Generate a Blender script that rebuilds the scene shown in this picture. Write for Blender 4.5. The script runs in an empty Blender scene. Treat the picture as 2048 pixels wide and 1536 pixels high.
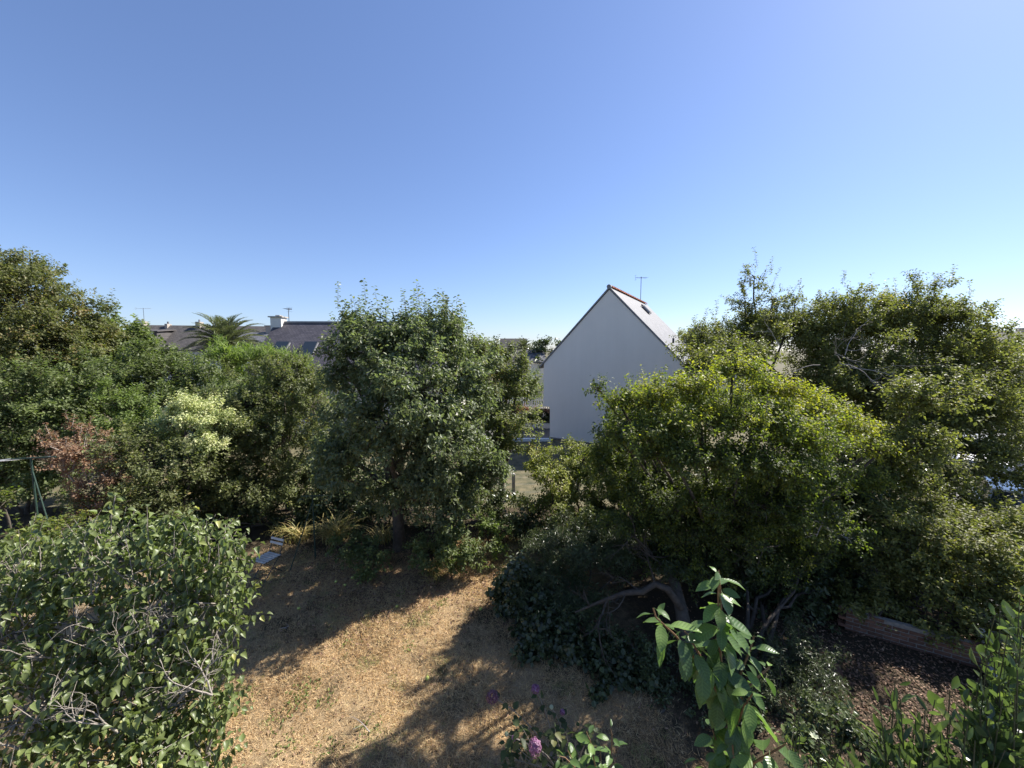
import bpy, math, random
import numpy as np
from mathutils import Vector, Matrix

R = math.radians
rng = np.random.default_rng(7)
random.seed(7)
scene = bpy.context.scene
COL = scene.collection

# ------------------------------------------------------------------ camera, sky, sun, exposure
CAM_Z = 5.5
PITCH = 5.05
FPX = 769.0                      # focal length in pixels of the 2048 px wide photograph
SUN_AZ, SUN_EL = 58.0, 44.5      # degrees to the right of the view direction, degrees up
cam_d = bpy.data.cameras.new('camera')
cam = bpy.data.objects.new('camera', cam_d)
COL.objects.link(cam)
cam.location = (0, 0, CAM_Z)
cam.rotation_euler = (R(90 - PITCH), 0, 0)
cam_d.sensor_width = 36.0
cam_d.lens = FPX / 2048 * 36.0
cam_d.clip_start = 0.05
cam_d.clip_end = 3000
scene.camera = cam

world = bpy.data.worlds.new('World')
scene.world = world
world.use_nodes = True
wn = world.node_tree
wn.nodes.clear()
sky = wn.nodes.new('ShaderNodeTexSky')
sky.sky_type = 'NISHITA'
sky.sun_disc = False
sky.sun_elevation = R(SUN_EL)
sky.sun_rotation = R(SUN_AZ)
sky.altitude = 0
sky.air_density = 1.0
sky.dust_density = 0.3
sky.ozone_density = 3.5
gain = wn.nodes.new('ShaderNodeVectorMath'); gain.operation = 'MULTIPLY'
gain.inputs[1].default_value = (0.89 / 8, 0.965 / 8, 1.25 / 8)
wn.links.new(sky.outputs[0], gain.inputs[0])
soft = wn.nodes.new('ShaderNodeGamma'); soft.inputs[1].default_value = 0.84
wn.links.new(gain.outputs[0], soft.inputs[0])
bg = wn.nodes.new('ShaderNodeBackground')
bg.inputs['Strength'].default_value = 0.061
wo = wn.nodes.new('ShaderNodeOutputWorld')
scl = wn.nodes.new('ShaderNodeVectorMath'); scl.operation = 'SCALE'; scl.inputs['Scale'].default_value = 8
wn.links.new(soft.outputs[0], scl.inputs[0])
wn.links.new(scl.outputs[0], bg.inputs[0])
wn.links.new(bg.outputs[0], wo.inputs[0])

sun_d = bpy.data.lights.new('sun', 'SUN')
sun_d.energy = 5.0
sun_d.angle = R(0.53)
sun_d.color = (1.0, 0.95, 0.87)
sun = bpy.data.objects.new('sun', sun_d)
COL.objects.link(sun)
SUNV = Vector((math.sin(R(SUN_AZ)) * math.cos(R(SUN_EL)), math.cos(R(SUN_AZ)) * math.cos(R(SUN_EL)), math.sin(R(SUN_EL))))
sun.rotation_euler = SUNV.to_track_quat('Z', 'Y').to_euler()

vs = scene.view_settings
vs.view_transform = 'Standard'
vs.look = 'None'
vs.gamma = 1
vs.exposure = 1.15
vs.use_curve_mapping = False
cy = scene.cycles
cy.max_bounces = 7
cy.diffuse_bounces = 4
cy.glossy_bounces = 2
cy.transmission_bounces = 4
cy.transparent_max_bounces = 4
cy.use_denoising = True

# ------------------------------------------------------------------ placing helpers
_s, _c = math.sin(R(PITCH)), math.cos(R(PITCH))
def P(px, py, d):
    """point of the place seen at photo pixel (px, py), d metres along the view axis"""
    u = (px - 1024) / FPX * d
    v = (768 - py) / FPX * d
    return np.array([u, d * _c + v * _s, CAM_Z + v * _c - d * _s])
def G(px, py, z=0.0):
    """ground point seen at a photo pixel"""
    a = P(px, py, 1.0) - np.array([0, 0, CAM_Z])
    t = (z - CAM_Z) / a[2]
    return np.array([a[0] * t, a[1] * t, z])

# ------------------------------------------------------------------ mesh helpers
class Geo:
    def __init__(self):
        self.v, self.f, self.t, self.n = [], [], [], 0
    def add(self, V, F, tint=0.5):
        V = np.asarray(V, dtype=np.float32).reshape(-1, 3)
        if len(V) == 0: return
        self.v.append(V)
        for f in (F if isinstance(F, list) else [F]):
            self.f.append(np.asarray(f, dtype=np.int32) + self.n)
        self.t.append(np.broadcast_to(np.asarray(tint, dtype=np.float32), (len(V),)))
        self.n += len(V)
    def mesh(self, name, mat, smooth=False):
        me = bpy.data.meshes.new(name)
        V = np.concatenate(self.v); t = np.concatenate(self.t)
        li = np.concatenate([f.ravel() for f in self.f])
        tot = np.concatenate([np.full(len(f), f.shape[1], np.int32) for f in self.f])
        st = np.concatenate([[0], np.cumsum(tot)[:-1]]).astype(np.int32)
        me.vertices.add(len(V)); me.vertices.foreach_set('co', V.ravel())
        me.loops.add(len(li)); me.loops.foreach_set('vertex_index', li.astype(np.int32))
        me.polygons.add(len(tot)); me.polygons.foreach_set('loop_start', st)
        me.update(calc_edges=True)
        me.polygons.foreach_set('use_smooth', np.full(len(tot), bool(smooth)))
        a = me.attributes.new('tint', 'FLOAT', 'POINT'); a.data.foreach_set('value', np.ascontiguousarray(t))
        if mat: me.materials.append(mat)
        return me

def link(name, me, parent=None, **props):
    o = bpy.data.objects.new(name, me)
    COL.objects.link(o)
    if parent is not None: o.parent = parent
    for k, v in props.items(): o[k] = v
    return o

def root(name, label, cat, loc=(0, 0, 0), rz=0.0, group=None):
    o = bpy.data.objects.new(name, None)
    COL.objects.link(o)
    o.empty_display_size = 0.2
    o.location = [float(a) for a in loc]; o.rotation_euler = (0, 0, rz)
    o['label'] = label; o['category'] = cat
    if group: o['group'] = group
    return o

def tag(o, label, cat, group=None):
    o['label'] = label; o['category'] = cat
    if group: o['group'] = group
    return o

def geo_obj(name, geo, mat, parent=None, smooth=False, **props):
    return link(name, geo.mesh(name, mat, smooth), parent, **props)

BOXF = np.array([[0, 3, 2, 1], [4, 5, 6, 7], [0, 1, 5, 4], [1, 2, 6, 5], [2, 3, 7, 6], [3, 0, 4, 7]])
def box(g, x0, x1, y0, y1, z0, z1, tint=0.5):
    g.add([[x0, y0, z0], [x1, y0, z0], [x1, y1, z0], [x0, y1, z0], [x0, y0, z1], [x1, y0, z1], [x1, y1, z1], [x0, y1, z1]], BOXF, tint)
def hexa(g, a, b, c, d, off, tint=0.5):
    """slab: quad abcd pushed along off"""
    q = np.array([a, b, c, d], float); o = np.array(off, float)
    g.add(np.concatenate([q, q + o]), BOXF, tint)
def prism(g, poly, off, tint=0.5):
    q = np.array(poly, float); n = len(q); o = np.array(off, float)
    side = np.array([[i, (i + 1) % n, (i + 1) % n + n, i + n] for i in range(n)])
    g.add(np.concatenate([q, q + o]), [np.arange(n)[None, ::-1], (np.arange(n) + n)[None, :], side], tint)
def bar(g, a, b, w, h=None, up=(0, 0, 1), tint=0.5):
    a, b = np.array(a, float), np.array(b, float); h = h or w
    d = (b - a) / np.linalg.norm(b - a)
    x = np.cross(d, up)
    if np.linalg.norm(x) < 1e-4: x = np.cross(d, (1, 0, 0))
    x /= np.linalg.norm(x); z = np.cross(x, d)
    x *= w / 2; z *= h / 2
    g.add([a - x - z, a + x - z, a + x + z, a - x + z, b - x - z, b + x - z, b + x + z, b - x + z],
          np.array([[0, 1, 2, 3], [7, 6, 5, 4], [0, 4, 5, 1], [1, 5, 6, 2], [2, 6, 7, 3], [3, 7, 4, 0]]), tint)
def tube(g, pts, rad, sides=6, tint=0.5, cap=False):
    pts = np.asarray(pts, float); n = len(pts)
    rad = np.broadcast_to(np.asarray(rad, float), (n,))
    tan = np.gradient(pts, axis=0); tan /= np.linalg.norm(tan, axis=1)[:, None] + 1e-9
    ref = np.array([0.31, 0.95, 0.0]) if abs(tan[0][2]) > 0.6 else np.array([0.0, 0.0, 1.0])
    x = np.cross(tan, ref); x /= np.linalg.norm(x, axis=1)[:, None] + 1e-9
    y = np.cross(tan, x)
    a = np.arange(sides) / sides * 2 * np.pi
    V = pts[:, None] + rad[:, None, None] * (np.cos(a)[None, :, None] * x[:, None] + np.sin(a)[None, :, None] * y[:, None])
    i = np.arange(n - 1)[:, None] * sides; j = np.arange(sides)[None]; k = (j + 1) % sides
    F = np.stack([i + j, i + k, i + sides + k, i + sides + j], -1).reshape(-1, 4)
    fs = [F]
    if cap: fs += [np.arange(sides)[None, ::-1], (np.arange(sides) + (n - 1) * sides)[None]]
    g.add(V.reshape(-1, 3), fs, tint)
def nrm(v): return v / (np.linalg.norm(v, axis=-1, keepdims=True) + 1e-9)
def spikes(g, A, B, r, tint=0.5):
    """thin tapering three sided twigs from A to B (many at once)"""
    A = np.asarray(A); B = np.asarray(B); n = len(A)
    if n == 0: return
    d = nrm(B - A); x = nrm(np.cross(d, np.array([0.3, 0.2, 0.93]))); y = np.cross(d, x)
    r = np.broadcast_to(r, (n,))[:, None]
    V = np.stack([A + x * r, A + (-0.5 * x + 0.87 * y) * r, A + (-0.5 * x - 0.87 * y) * r, B], 1)
    i = np.arange(n)[:, None] * 4
    F = np.concatenate([i + [0, 1, 3], i + [1, 2, 3], i + [2, 0, 3]])
    g.add(V.reshape(-1, 3), F, tint)

def grid_leaf(rows, prof, fold=0.16, droop=0.12, wave=0.0, seed=0):
    """leaf template of rows x 2 quads, along +Y, unit length; prof(t) -> half width"""
    r = np.random.default_rng(seed)
    V, UV = [], []
    for i in range(rows + 1):
        t = i / rows; w = prof(t)
        z = -droop * t * t + wave * math.sin(t * 9 + seed)
        for s in (-1, 0, 1):
            V.append([s * w, t, z + abs(s) * w * fold * 2 + (wave * r.uniform(-.6, .6) if s else 0)])
            UV.append([0.5 + 0.5 * s * w / 0.4, t])
    F = []
    for i in range(rows):
        for j in (0, 1):
            a = i * 3 + j
            F.append([a, a + 1, a + 4, a + 3])
    return np.array(V, float), np.array(F), np.array(UV)
DIAMOND = (np.array([[0, 0, 0], [-.30, .45, .07], [0, 1, -.10], [.30, .45, .07]], float), np.array([[0, 3, 2], [0, 2, 1]]))
OVAL = (np.array([[0, 0, 0], [-.26, .32, .06], [-.22, .68, .03], [0, 1, -.14], [.22, .68, .03], [.26, .32, .06]], float),
        np.array([[0, 5, 4, 3], [0, 3, 2, 1]]))
ROUND = (np.array([[0, 0, 0], [-.40, .25, .05], [-.36, .65, .04], [0, 1, -.08], [.36, .65, .04], [.40, .25, .05]], float),
         np.array([[0, 5, 4, 3], [0, 3, 2, 1]]))
NARROW = (np.array([[0, 0, 0], [-.11, .45, .03], [0, 1, -.05], [.11, .45, .03]], float), np.array([[0, 3, 2], [0, 2, 1]]))

def leaf_frames(fwd, up):
    y = nrm(fwd); x = nrm(np.cross(y, up)); z = np.cross(x, y)
    return x, y, z
def leaves(g, pos, fwd, up, size, tmpl, tint):
    n = len(pos)
    if n == 0: return
    x, y, z = leaf_frames(fwd, up)
    T, F = tmpl[0], tmpl[1]
    s = size[:, None, None]
    V = pos[:, None] + s * (T[None, :, 0:1] * x[:, None] + T[None, :, 1:2] * y[:, None] + T[None, :, 2:3] * z[:, None])
    k = len(T)
    FF = (F[None] + (np.arange(n) * k)[:, None, None]).reshape(-1, F.shape[1])
    g.add(V.reshape(-1, 3), FF, np.repeat(tint, k))

# ------------------------------------------------------------------ materials
def new_mat(name):
    m = bpy.data.materials.new(name); m.use_nodes = True
    nt = m.node_tree; nt.nodes.clear()
    out = nt.nodes.new('ShaderNodeOutputMaterial')
    return m, nt, out
def N(nt, t, **kw):
    n = nt.nodes.new(t)
    for k, v in kw.items(): setattr(n, k, v)
    return n
def ramp(nt, fac, stops):
    r = nt.nodes.new('ShaderNodeValToRGB')
    e = r.color_ramp.elements
    while len(e) < len(stops): e.new(0.5)
    for i, (p, c) in enumerate(stops):
        e[i].position = p; e[i].color = (*c, 1)
    if fac is not None: nt.links.new(fac, r.inputs[0])
    return r
def noise(nt, scale, detail=4, rough=0.55, coord='Object', vec=None):
    n = nt.nodes.new('ShaderNodeTexNoise')
    n.inputs['Scale'].default_value = scale; n.inputs['Detail'].default_value = detail; n.inputs['Roughness'].default_value = rough
    if vec is None:
        tc = nt.nodes.new('ShaderNodeTexCoord'); vec = tc.outputs[coord]
    nt.links.new(vec, n.inputs['Vector'])
    return n
def bump(nt, height, strength, dist=0.02):
    b = nt.nodes.new('ShaderNodeBump'); b.inputs['Strength'].default_value = strength; b.inputs['Distance'].default_value = dist
    nt.links.new(height, b.inputs['Height'])
    return b
def rough_mat(name, c1, c2, scale=6, rough=0.85, bstr=0.3, metallic=0.0, spec=0.3, tint=0.0):
    m, nt, out = new_mat(name)
    p = N(nt, 'ShaderNodeBsdfPrincipled')
    n = noise(nt, scale)
    r = ramp(nt, n.outputs[0], [(0.3, c1), (0.7, c2)])
    col = r.outputs[0]
    if tint:
        at = N(nt, 'ShaderNodeAttribute', attribute_name='tint')
        oi = N(nt, 'ShaderNodeObjectInfo')
        ad = N(nt, 'ShaderNodeMath', operation='ADD'); nt.links.new(at.outputs['Fac'], ad.inputs[0]); nt.links.new(oi.outputs['Random'], ad.inputs[1])
        mr = N(nt, 'ShaderNodeMapRange'); mr.inputs[1].default_value = 0; mr.inputs[2].default_value = 2
        mr.inputs[3].default_value = 1 - tint; mr.inputs[4].default_value = 1 + tint
        nt.links.new(ad.outputs[0], mr.inputs[0])
        vm = N(nt, 'ShaderNodeVectorMath', operation='SCALE'); nt.links.new(col, vm.inputs[0]); nt.links.new(mr.outputs[0], vm.inputs['Scale'])
        col = vm.outputs[0]
    nt.links.new(col, p.inputs['Base Color'])
    p.inputs['Roughness'].default_value = rough; p.inputs['Metallic'].default_value = metallic
    p.inputs['Specular IOR Level'].default_value = spec
    if bstr:
        n2 = noise(nt, scale * 8)
        nt.links.new(bump(nt, n2.outputs[0], bstr).outputs[0], p.inputs['Normal'])
    nt.links.new(p.outputs[0], out.inputs[0])
    return m
def leaf_mat(name, stops, trans=0.38, gloss=0.54, tcol=None, obj_random=False, veins=False, spec=0.4):
    """stops: base colours across the per-leaf tint; the blade lets some light through"""
    m, nt, out = new_mat(name)
    if obj_random:
        oi = N(nt, 'ShaderNodeObjectInfo'); fac = oi.outputs['Random']
    else:
        at = N(nt, 'ShaderNodeAttribute', attribute_name='tint'); fac = at.outputs['Fac']
    r = ramp(nt, fac, stops)
    col = r.outputs[0]
    p = N(nt, 'ShaderNodeBsdfPrincipled')
    if veins:
        uv = N(nt, 'ShaderNodeUVMap')
        sx = N(nt, 'ShaderNodeSeparateXYZ'); nt.links.new(uv.outputs[0], sx.inputs[0])
        a = N(nt, 'ShaderNodeMath', operation='SUBTRACT'); nt.links.new(sx.outputs[0], a.inputs[0]); a.inputs[1].default_value = 0.5
        b = N(nt, 'ShaderNodeMath', operation='ABSOLUTE'); nt.links.new(a.outputs[0], b.inputs[0])
        c = N(nt, 'ShaderNodeMath', operation='MULTIPLY_ADD'); nt.links.new(b.outputs[0], c.inputs[0]); c.inputs[1].default_value = -0.55
        nt.links.new(sx.outputs[1], c.inputs[2])
        d = N(nt, 'ShaderNodeMath', operation='MULTIPLY'); nt.links.new(c.outputs[0], d.inputs[0]); d.inputs[1].default_value = 2 * math.pi * 9
        e = N(nt, 'ShaderNodeMath', operation='COSINE'); nt.links.new(d.outputs[0], e.inputs[0])
        v = N(nt, 'ShaderNodeMapRange'); nt.links.new(e.outputs[0], v.inputs[0]); v.inputs[1].default_value = 0.72; v.inputs[2].default_value = 1.0
        mid = N(nt, 'ShaderNodeMapRange'); nt.links.new(b.outputs[0], mid.inputs[0]); mid.inputs[1].default_value = 0.0; mid.inputs[2].default_value = 0.035
        mid.inputs[3].default_value = 1.0; mid.inputs[4].default_value = 0.0
        mx = N(nt, 'ShaderNodeMath', operation='MAXIMUM'); nt.links.new(v.outputs[0], mx.inputs[0]); nt.links.new(mid.outputs[0], mx.inputs[1])
        mc = N(nt, 'ShaderNodeMixRGB'); nt.links.new(mx.outputs[0], mc.inputs[0]); nt.links.new(col, mc.inputs[1])
        sc = N(nt, 'ShaderNodeVectorMath', operation='SCALE'); nt.links.new(col, sc.inputs[0]); sc.inputs['Scale'].default_value = 1.35
        nt.links.new(sc.outputs[0], mc.inputs[2])
        nz = noise(nt, 14, 3, coord='UV')
        mz = N(nt, 'ShaderNodeMapRange'); nt.links.new(nz.outputs[0], mz.inputs[0]); mz.inputs[3].default_value = 0.7; mz.inputs[4].default_value = 1.3
        s2 = N(nt, 'ShaderNodeVectorMath', operation='SCALE'); nt.links.new(mc.outputs[0], s2.inputs[0]); nt.links.new(mz.outputs[0], s2.inputs['Scale'])
        col = s2.outputs[0]
        inv = N(nt, 'ShaderNodeMath', operation='MULTIPLY'); nt.links.new(e.outputs[0], inv.inputs[0]); inv.inputs[1].default_value = -1
        nt.links.new(bump(nt, inv.outputs[0], 0.16, 0.002).outputs[0], p.inputs['Normal'])
    nt.links.new(col, p.inputs['Base Color'])
    p.inputs['Roughness'].default_value = gloss
    p.inputs['Specular IOR Level'].default_value = spec
    tr = N(nt, 'ShaderNodeBsdfTranslucent')
    mm = N(nt, 'ShaderNodeVectorMath', operation='MULTIPLY'); nt.links.new(col, mm.inputs[0])
    mm.inputs[1].default_value = tcol or (1.55, 1.75, 0.9)
    nt.links.new(mm.outputs[0], tr.inputs['Color'])
    mix = N(nt, 'ShaderNodeMixShader'); mix.inputs[0].default_value = trans
    nt.links.new(p.outputs[0], mix.inputs[1]); nt.links.new(tr.outputs[0], mix.inputs[2])
    nt.links.new(mix.outputs[0], out.inputs[0])
    return m

M = {}
M['bark'] = rough_mat('bark', (.055, .045, .036), (.12, .10, .08), 9, 0.9, 0.8)
M['bark_grey'] = rough_mat('grey_bark', (.22, .19, .16), (.36, .32, .27), 12, 0.9, 0.6)
M['dead_wood'] = rough_mat('dead_wood', (.30, .26, .23), (.45, .40, .36), 12, 0.9, 0.4)
M['green_stem'] = rough_mat('green_stem', (.05, .06, .025), (.10, .09, .05), 20, 0.6, 0.2)
M['red_stem'] = rough_mat('reddish_stem', (.14, .08, .04), (.22, .13, .07), 20, 0.6, 0.2)
def LM(key, stops, **kw): M[key] = leaf_mat(key, stops, **kw)
LM('leaf_apple', [(0, (0.089, 0.103, 0.052)), (.5, (0.136, 0.161, 0.082)), (.9, (0.202, 0.232, 0.122)), (1, (0.305, 0.289, 0.132))], gloss=.46)
LM('leaf_olive', [(0, (0.080, 0.092, 0.039)), (.5, (0.136, 0.152, 0.058)), (.85, (0.197, 0.212, 0.083)), (1, (0.242, 0.182, 0.070))])
LM('leaf_oak', [(0, (0.074, 0.085, 0.033)), (.45, (0.125, 0.136, 0.053)), (.75, (0.161, 0.165, 0.055)), (1, (0.225, 0.156, 0.061))])
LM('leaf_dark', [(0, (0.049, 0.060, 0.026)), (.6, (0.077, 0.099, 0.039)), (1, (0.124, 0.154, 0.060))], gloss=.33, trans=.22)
LM('leaf_mid', [(0, (0.084, 0.099, 0.039)), (.6, (0.128, 0.162, 0.057)), (1, (0.189, 0.224, 0.081))])
LM('leaf_bright', [(0, (0.099, 0.129, 0.037)), (.6, (0.154, 0.204, 0.058)), (1, (0.226, 0.270, 0.078))])
LM('leaf_pale', [(0, (.20, .26, .09)), (.4, (.48, .50, .24)), (1, (.72, .68, .42))], trans=.25)
LM('leaf_brown', [(0, (.17, .10, .06)), (.6, (.31, .20, .125)), (1, (.26, .25, .13))], tcol=(1.5, 1.2, 1.0))
LM('leaf_yellow', [(0, (.052, .066, .022)), (.36, (.095, .122, .034)), (.68, (.185, .205, .042)), (1, (.31, .285, .05))], trans=.42, tcol=(1.6, 1.85, .55))
LM('leaf_hawthorn', [(0, (0.089, 0.095, 0.033)), (.5, (0.146, 0.154, 0.047)), (.9, (0.217, 0.221, 0.062)), (1, (0.261, 0.214, 0.057))], trans=.38)
LM('leaf_pitto', [(0, (0.084, 0.098, 0.027)), (.5, (0.163, 0.183, 0.043)), (1, (0.349, 0.343, 0.072))], trans=.3)
LM('leaf_ivy', [(0, (0.043, 0.051, 0.025)), (.6, (0.069, 0.086, 0.038)), (1, (0.098, 0.124, 0.049))], gloss=.26, trans=.15)
LM('leaf_conifer', [(0, (0.101, 0.134, 0.041)), (.6, (0.181, 0.241, 0.065)), (1, (0.284, 0.352, 0.094))], gloss=.6)
LM('leaf_palm', [(0, (0.086, 0.099, 0.050)), (.6, (0.153, 0.171, 0.090)), (1, (0.238, 0.227, 0.119))], gloss=.4, trans=.2)
LM('leaf_lilac', [(0, (0.087, 0.106, 0.039)), (.5, (0.130, 0.163, 0.059)), (.92, (0.184, 0.224, 0.075)), (1, (0.373, 0.376, 0.114))], obj_random=True, veins=True, gloss=.4, trans=.3)
LM('leaf_lilac_mass', [(0, (0.087, 0.106, 0.039)), (.5, (0.130, 0.163, 0.059)), (.93, (0.184, 0.224, 0.075)), (1, (0.347, 0.344, 0.108))], gloss=.4, trans=.3)
LM('leaf_cherry', [(0, (.055, .095, .034)), (.6, (.09, .148, .045)), (1, (.15, .23, .06))], obj_random=True, veins=True, gloss=.36, trans=.32)
LM('leaf_shrub', [(0, (.048, .072, .028)), (.6, (.085, .118, .044)), (1, (.15, .19, .06))], obj_random=True, veins=False, gloss=.24, trans=.32)
LM('leaf_shrub_mass', [(0, (.048, .072, .028)), (.6, (.085, .118, .044)), (1, (.15, .19, .06))], gloss=.24, trans=.32)
LM('leaf_hydrangea', [(0, (.035, .05, .018)), (.6, (.055, .08, .026)), (1, (.12, .12, .04))], obj_random=True, veins=True, trans=.3)
LM('petal', [(0, (.22, .08, .18)), (.6, (.36, .17, .30)), (1, (.50, .33, .40))], tcol=(1.2, 1.2, 1.2), gloss=.6)
LM('petal_dull', [(0, (.16, .06, .10)), (.6, (.26, .13, .20)), (1, (.34, .24, .22))], tcol=(1.2, 1.2, 1.2), gloss=.7)
LM('petal_white', [(0, (.5, .55, .35)), (1, (.7, .72, .55))], tcol=(1.1, 1.1, 1.1), gloss=.6)
LM('blade_dry', [(0, (.38, .25, .125)), (.4, (.60, .425, .225)), (.8, (.78, .61, .355)), (.93, (.46, .42, .18)), (1, (.18, .22, .07))], tcol=(1.1, 1.05, .9), gloss=.6, trans=.25, spec=.25)
LM('blade_straw', [(0, (.12, .15, .04)), (.4, (.30, .27, .09)), (1, (.55, .42, .20))], tcol=(1.2, 1.15, .8), gloss=.55, trans=.3)
LM('litter', [(0, (.10, .055, .035)), (.6, (.22, .13, .08)), (1, (.42, .28, .18))], tcol=(1.1, 1.0, .9), gloss=.7, trans=.15)

def vnoise(x, y, f, seed=0):
    r = np.random.default_rng(seed); T = r.random((64, 64))
    x, y = x * f, y * f; xi, yi = np.floor(x).astype(int), np.floor(y).astype(int)
    fx, fy = x - xi, y - yi; fx = fx * fx * (3 - 2 * fx); fy = fy * fy * (3 - 2 * fy)
    a = T[xi % 64, yi % 64]; b = T[(xi + 1) % 64, yi % 64]; c = T[xi % 64, (yi + 1) % 64]; d = T[(xi + 1) % 64, (yi + 1) % 64]
    return (a * (1 - fx) + b * fx) * (1 - fy) + (c * (1 - fx) + d * fx) * fy
# ------------------------------------------------------------------ foliage generator
UP = np.array([0, 0, 1.0])
STATS = {}
def tree(name, label, cat, base, lobes, mat, leaf=0.075, tmpl=DIAMOND, dens=620, clump=0.34, fork=1.2, r0=0.11, bark='bark',
         upb=0.45, droop=0.25, shoots=0, shoot_len=0.7, flat=0.7, interior=0.5, nstems=1, group=None, seed=0, outer=0.5, tint_shift=0.0,
         spread=0.55, crownname='crown', keep_trunk=True, fill=.25, smoothleaf=False, per=8, shoot_px=None):
    r = np.random.default_rng(seed + 100)
    base = np.array(base, float)
    rt = root(name, label, cat, base, group=group)
    dens, leaf = dens * .345, leaf * 1.30
    L = []
    for lb in lobes:
        px, py, d, rx, ry = lb[:5]
        c = P(px, py, d); a = rx * d / FPX; h = ry * d / FPX
        dep = lb[5] if len(lb) > 5 and lb[5] else min(a, 1.6 * h + .3)
        dm = lb[6] if len(lb) > 6 else 1.0
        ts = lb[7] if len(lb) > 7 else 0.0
        L.append((c, np.array([a, dep, h]), dm, ts))
    C, O, RC, TT = [], [], [], []
    for i, (c, s, dm, ts) in enumerate(L):
        A = 4 * np.pi * (((s[0] * s[1]) ** 1.6 + (s[0] * s[2]) ** 1.6 + (s[1] * s[2]) ** 1.6) / 3) ** (1 / 1.6)
        n = max(4, int(A / (clump * clump * 2.3))); nf = int(n * fill); n += nf
        u = nrm(r.normal(size=(n, 3)))
        q0 = u * s * 1.9 + i * 7.3 + 40
        rad = 1 + r.normal(size=n) * 0.15 + (vnoise(q0[:, 0] + q0[:, 1], q0[:, 2] + q0[:, 1] * .6, 1.0, seed + 5) - .5) * .55
        ni = int((n - nf) * interior) + nf
        rad[:ni] *= r.uniform(.35, .85, ni)
        p = c + u * s * rad[:, None]
        keep = np.ones(n, bool)
        for j, (c2, s2, _, _) in enumerate(L):
            if j != i: keep &= (np.linalg.norm((p - c2) / s2, axis=1) > 0.62) | (np.arange(n) < nf)
        keep &= (u[:, 2] > -0.75) | (r.random(n) < .4)
        keep &= r.random(n) < dm
        away = (u[:, 1] > 0.35)
        keep &= ~(away & (r.random(n) < 0.45))
        q = p * 1.3 + 50; keep &= (np.arange(n) < nf) | ((vnoise(q[:, 0] + q[:, 1] * .5, q[:, 2], 1.0, 77) + r.random(n) * .35) > .30)
        p, u = p[keep], u[keep]
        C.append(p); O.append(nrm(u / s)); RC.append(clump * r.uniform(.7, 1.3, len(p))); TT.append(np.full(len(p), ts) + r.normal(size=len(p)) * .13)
    C = np.concatenate(C); O = np.concatenate(O); RC = np.concatenate(RC); TT = np.concatenate(TT)
    wood = Geo(); crown = Geo()
    # trunk and limbs
    forkp = base + np.array([r.normal() * .1, r.normal() * .1, fork])
    if keep_trunk:
        for k in range(nstems):
            lob = L[k::nstems] if nstems > 1 else L
            b = base + (np.array([r.normal() * .22, r.normal() * .22, 0]) if nstems > 1 else 0)
            cm = np.mean([q[0] for q in lob], axis=0) if len(lob) else forkp
            fp = b + (cm - b) * (fork / max(cm[2], fork + .3)) * np.array([.5, .5, 1]) if nstems > 1 else forkp
            rr = r0 if nstems == 1 else r0 * .6
            t = np.linspace(0, 1, 6)[:, None]
            path = b * (1 - t) + fp * t + np.sin(t * 3.1) * r.normal(size=3) * .06 - np.array([0, 0, .12]) * (t == 0)
            tube(wood, path, rr * np.array([1.45, 1.1, 1, .96, .93, .9]), 9)
            for (c, s, dm, ts) in lob:
                mid = fp + (c - fp) * .5 + np.array([0, 0, -.12]) * np.linalg.norm(c - fp) + r.normal(size=3) * .12
                t = np.linspace(0, 1, 9)[:, None]
                path = fp * (1 - t) ** 2 + mid * 2 * t * (1 - t) + c * t * t
                path[1:-1] += r.normal(size=(7, 3)) * .035
                tube(wood, path, np.linspace(rr * .75, .022, 9), 6)
    # branchlets to the clumps
    near = np.argmin(np.stack([np.linalg.norm((C - c) / s, axis=1) for c, s, _, _ in L]), axis=0)
    for i, (c, s, dm, ts) in enumerate(L):
        q = C[near == i]
        if not len(q): continue
        st = c + r.normal(size=q.shape) * s * .12
        mid = (st + q) / 2 + r.normal(size=q.shape) * .08
        for k in range(len(q)):
            if k % 3: continue
            tube(wood, np.stack([st[k], (st[k] + 3 * mid[k]) / 4 , mid[k], q[k]]), [.017, .013, .010, .004], 4)
        kk = np.arange(len(q)) % 3 != 0
        spikes(wood, st[kk], q[kk], .009)
    # twigs with leaves
    area = np.pi * RC ** 2
    nl = dens * (area * 2.2)
    nt_ = np.maximum(1, np.round(nl / per)).astype(int)
    idx = np.repeat(np.arange(len(C)), nt_)
    m = len(idx)
    out = O[idx]; rc = RC[idx][:, None]
    b0 = C[idx] + nrm(r.normal(size=(m, 3))) * rc * r.uniform(0, 1, (m, 1)) ** .8 * np.array([.72, .72, .5]) - out * rc * .3
    d = nrm(out * outer + UP * upb + r.normal(size=(m, 3)) * spread)
    ln = rc * r.uniform(.5, 1.15, (m, 1))
    tt = TT[idx]
    ne = len(C) // 3
    pk = r.choice(len(C), ne); od = nrm(O[pk] + UP * .5 + r.normal(size=(ne, 3)) * .35); ol = clump * r.uniform(.9, 1.9, (ne, 1))
    for q in range(2):
        b0 = np.concatenate([b0, C[pk] + od * ol * q / 2]); d = np.concatenate([d, od]); ln = np.concatenate([ln, ol / 2]); tt = np.concatenate([tt, TT[pk] + .08])
    m = len(b0)
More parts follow.
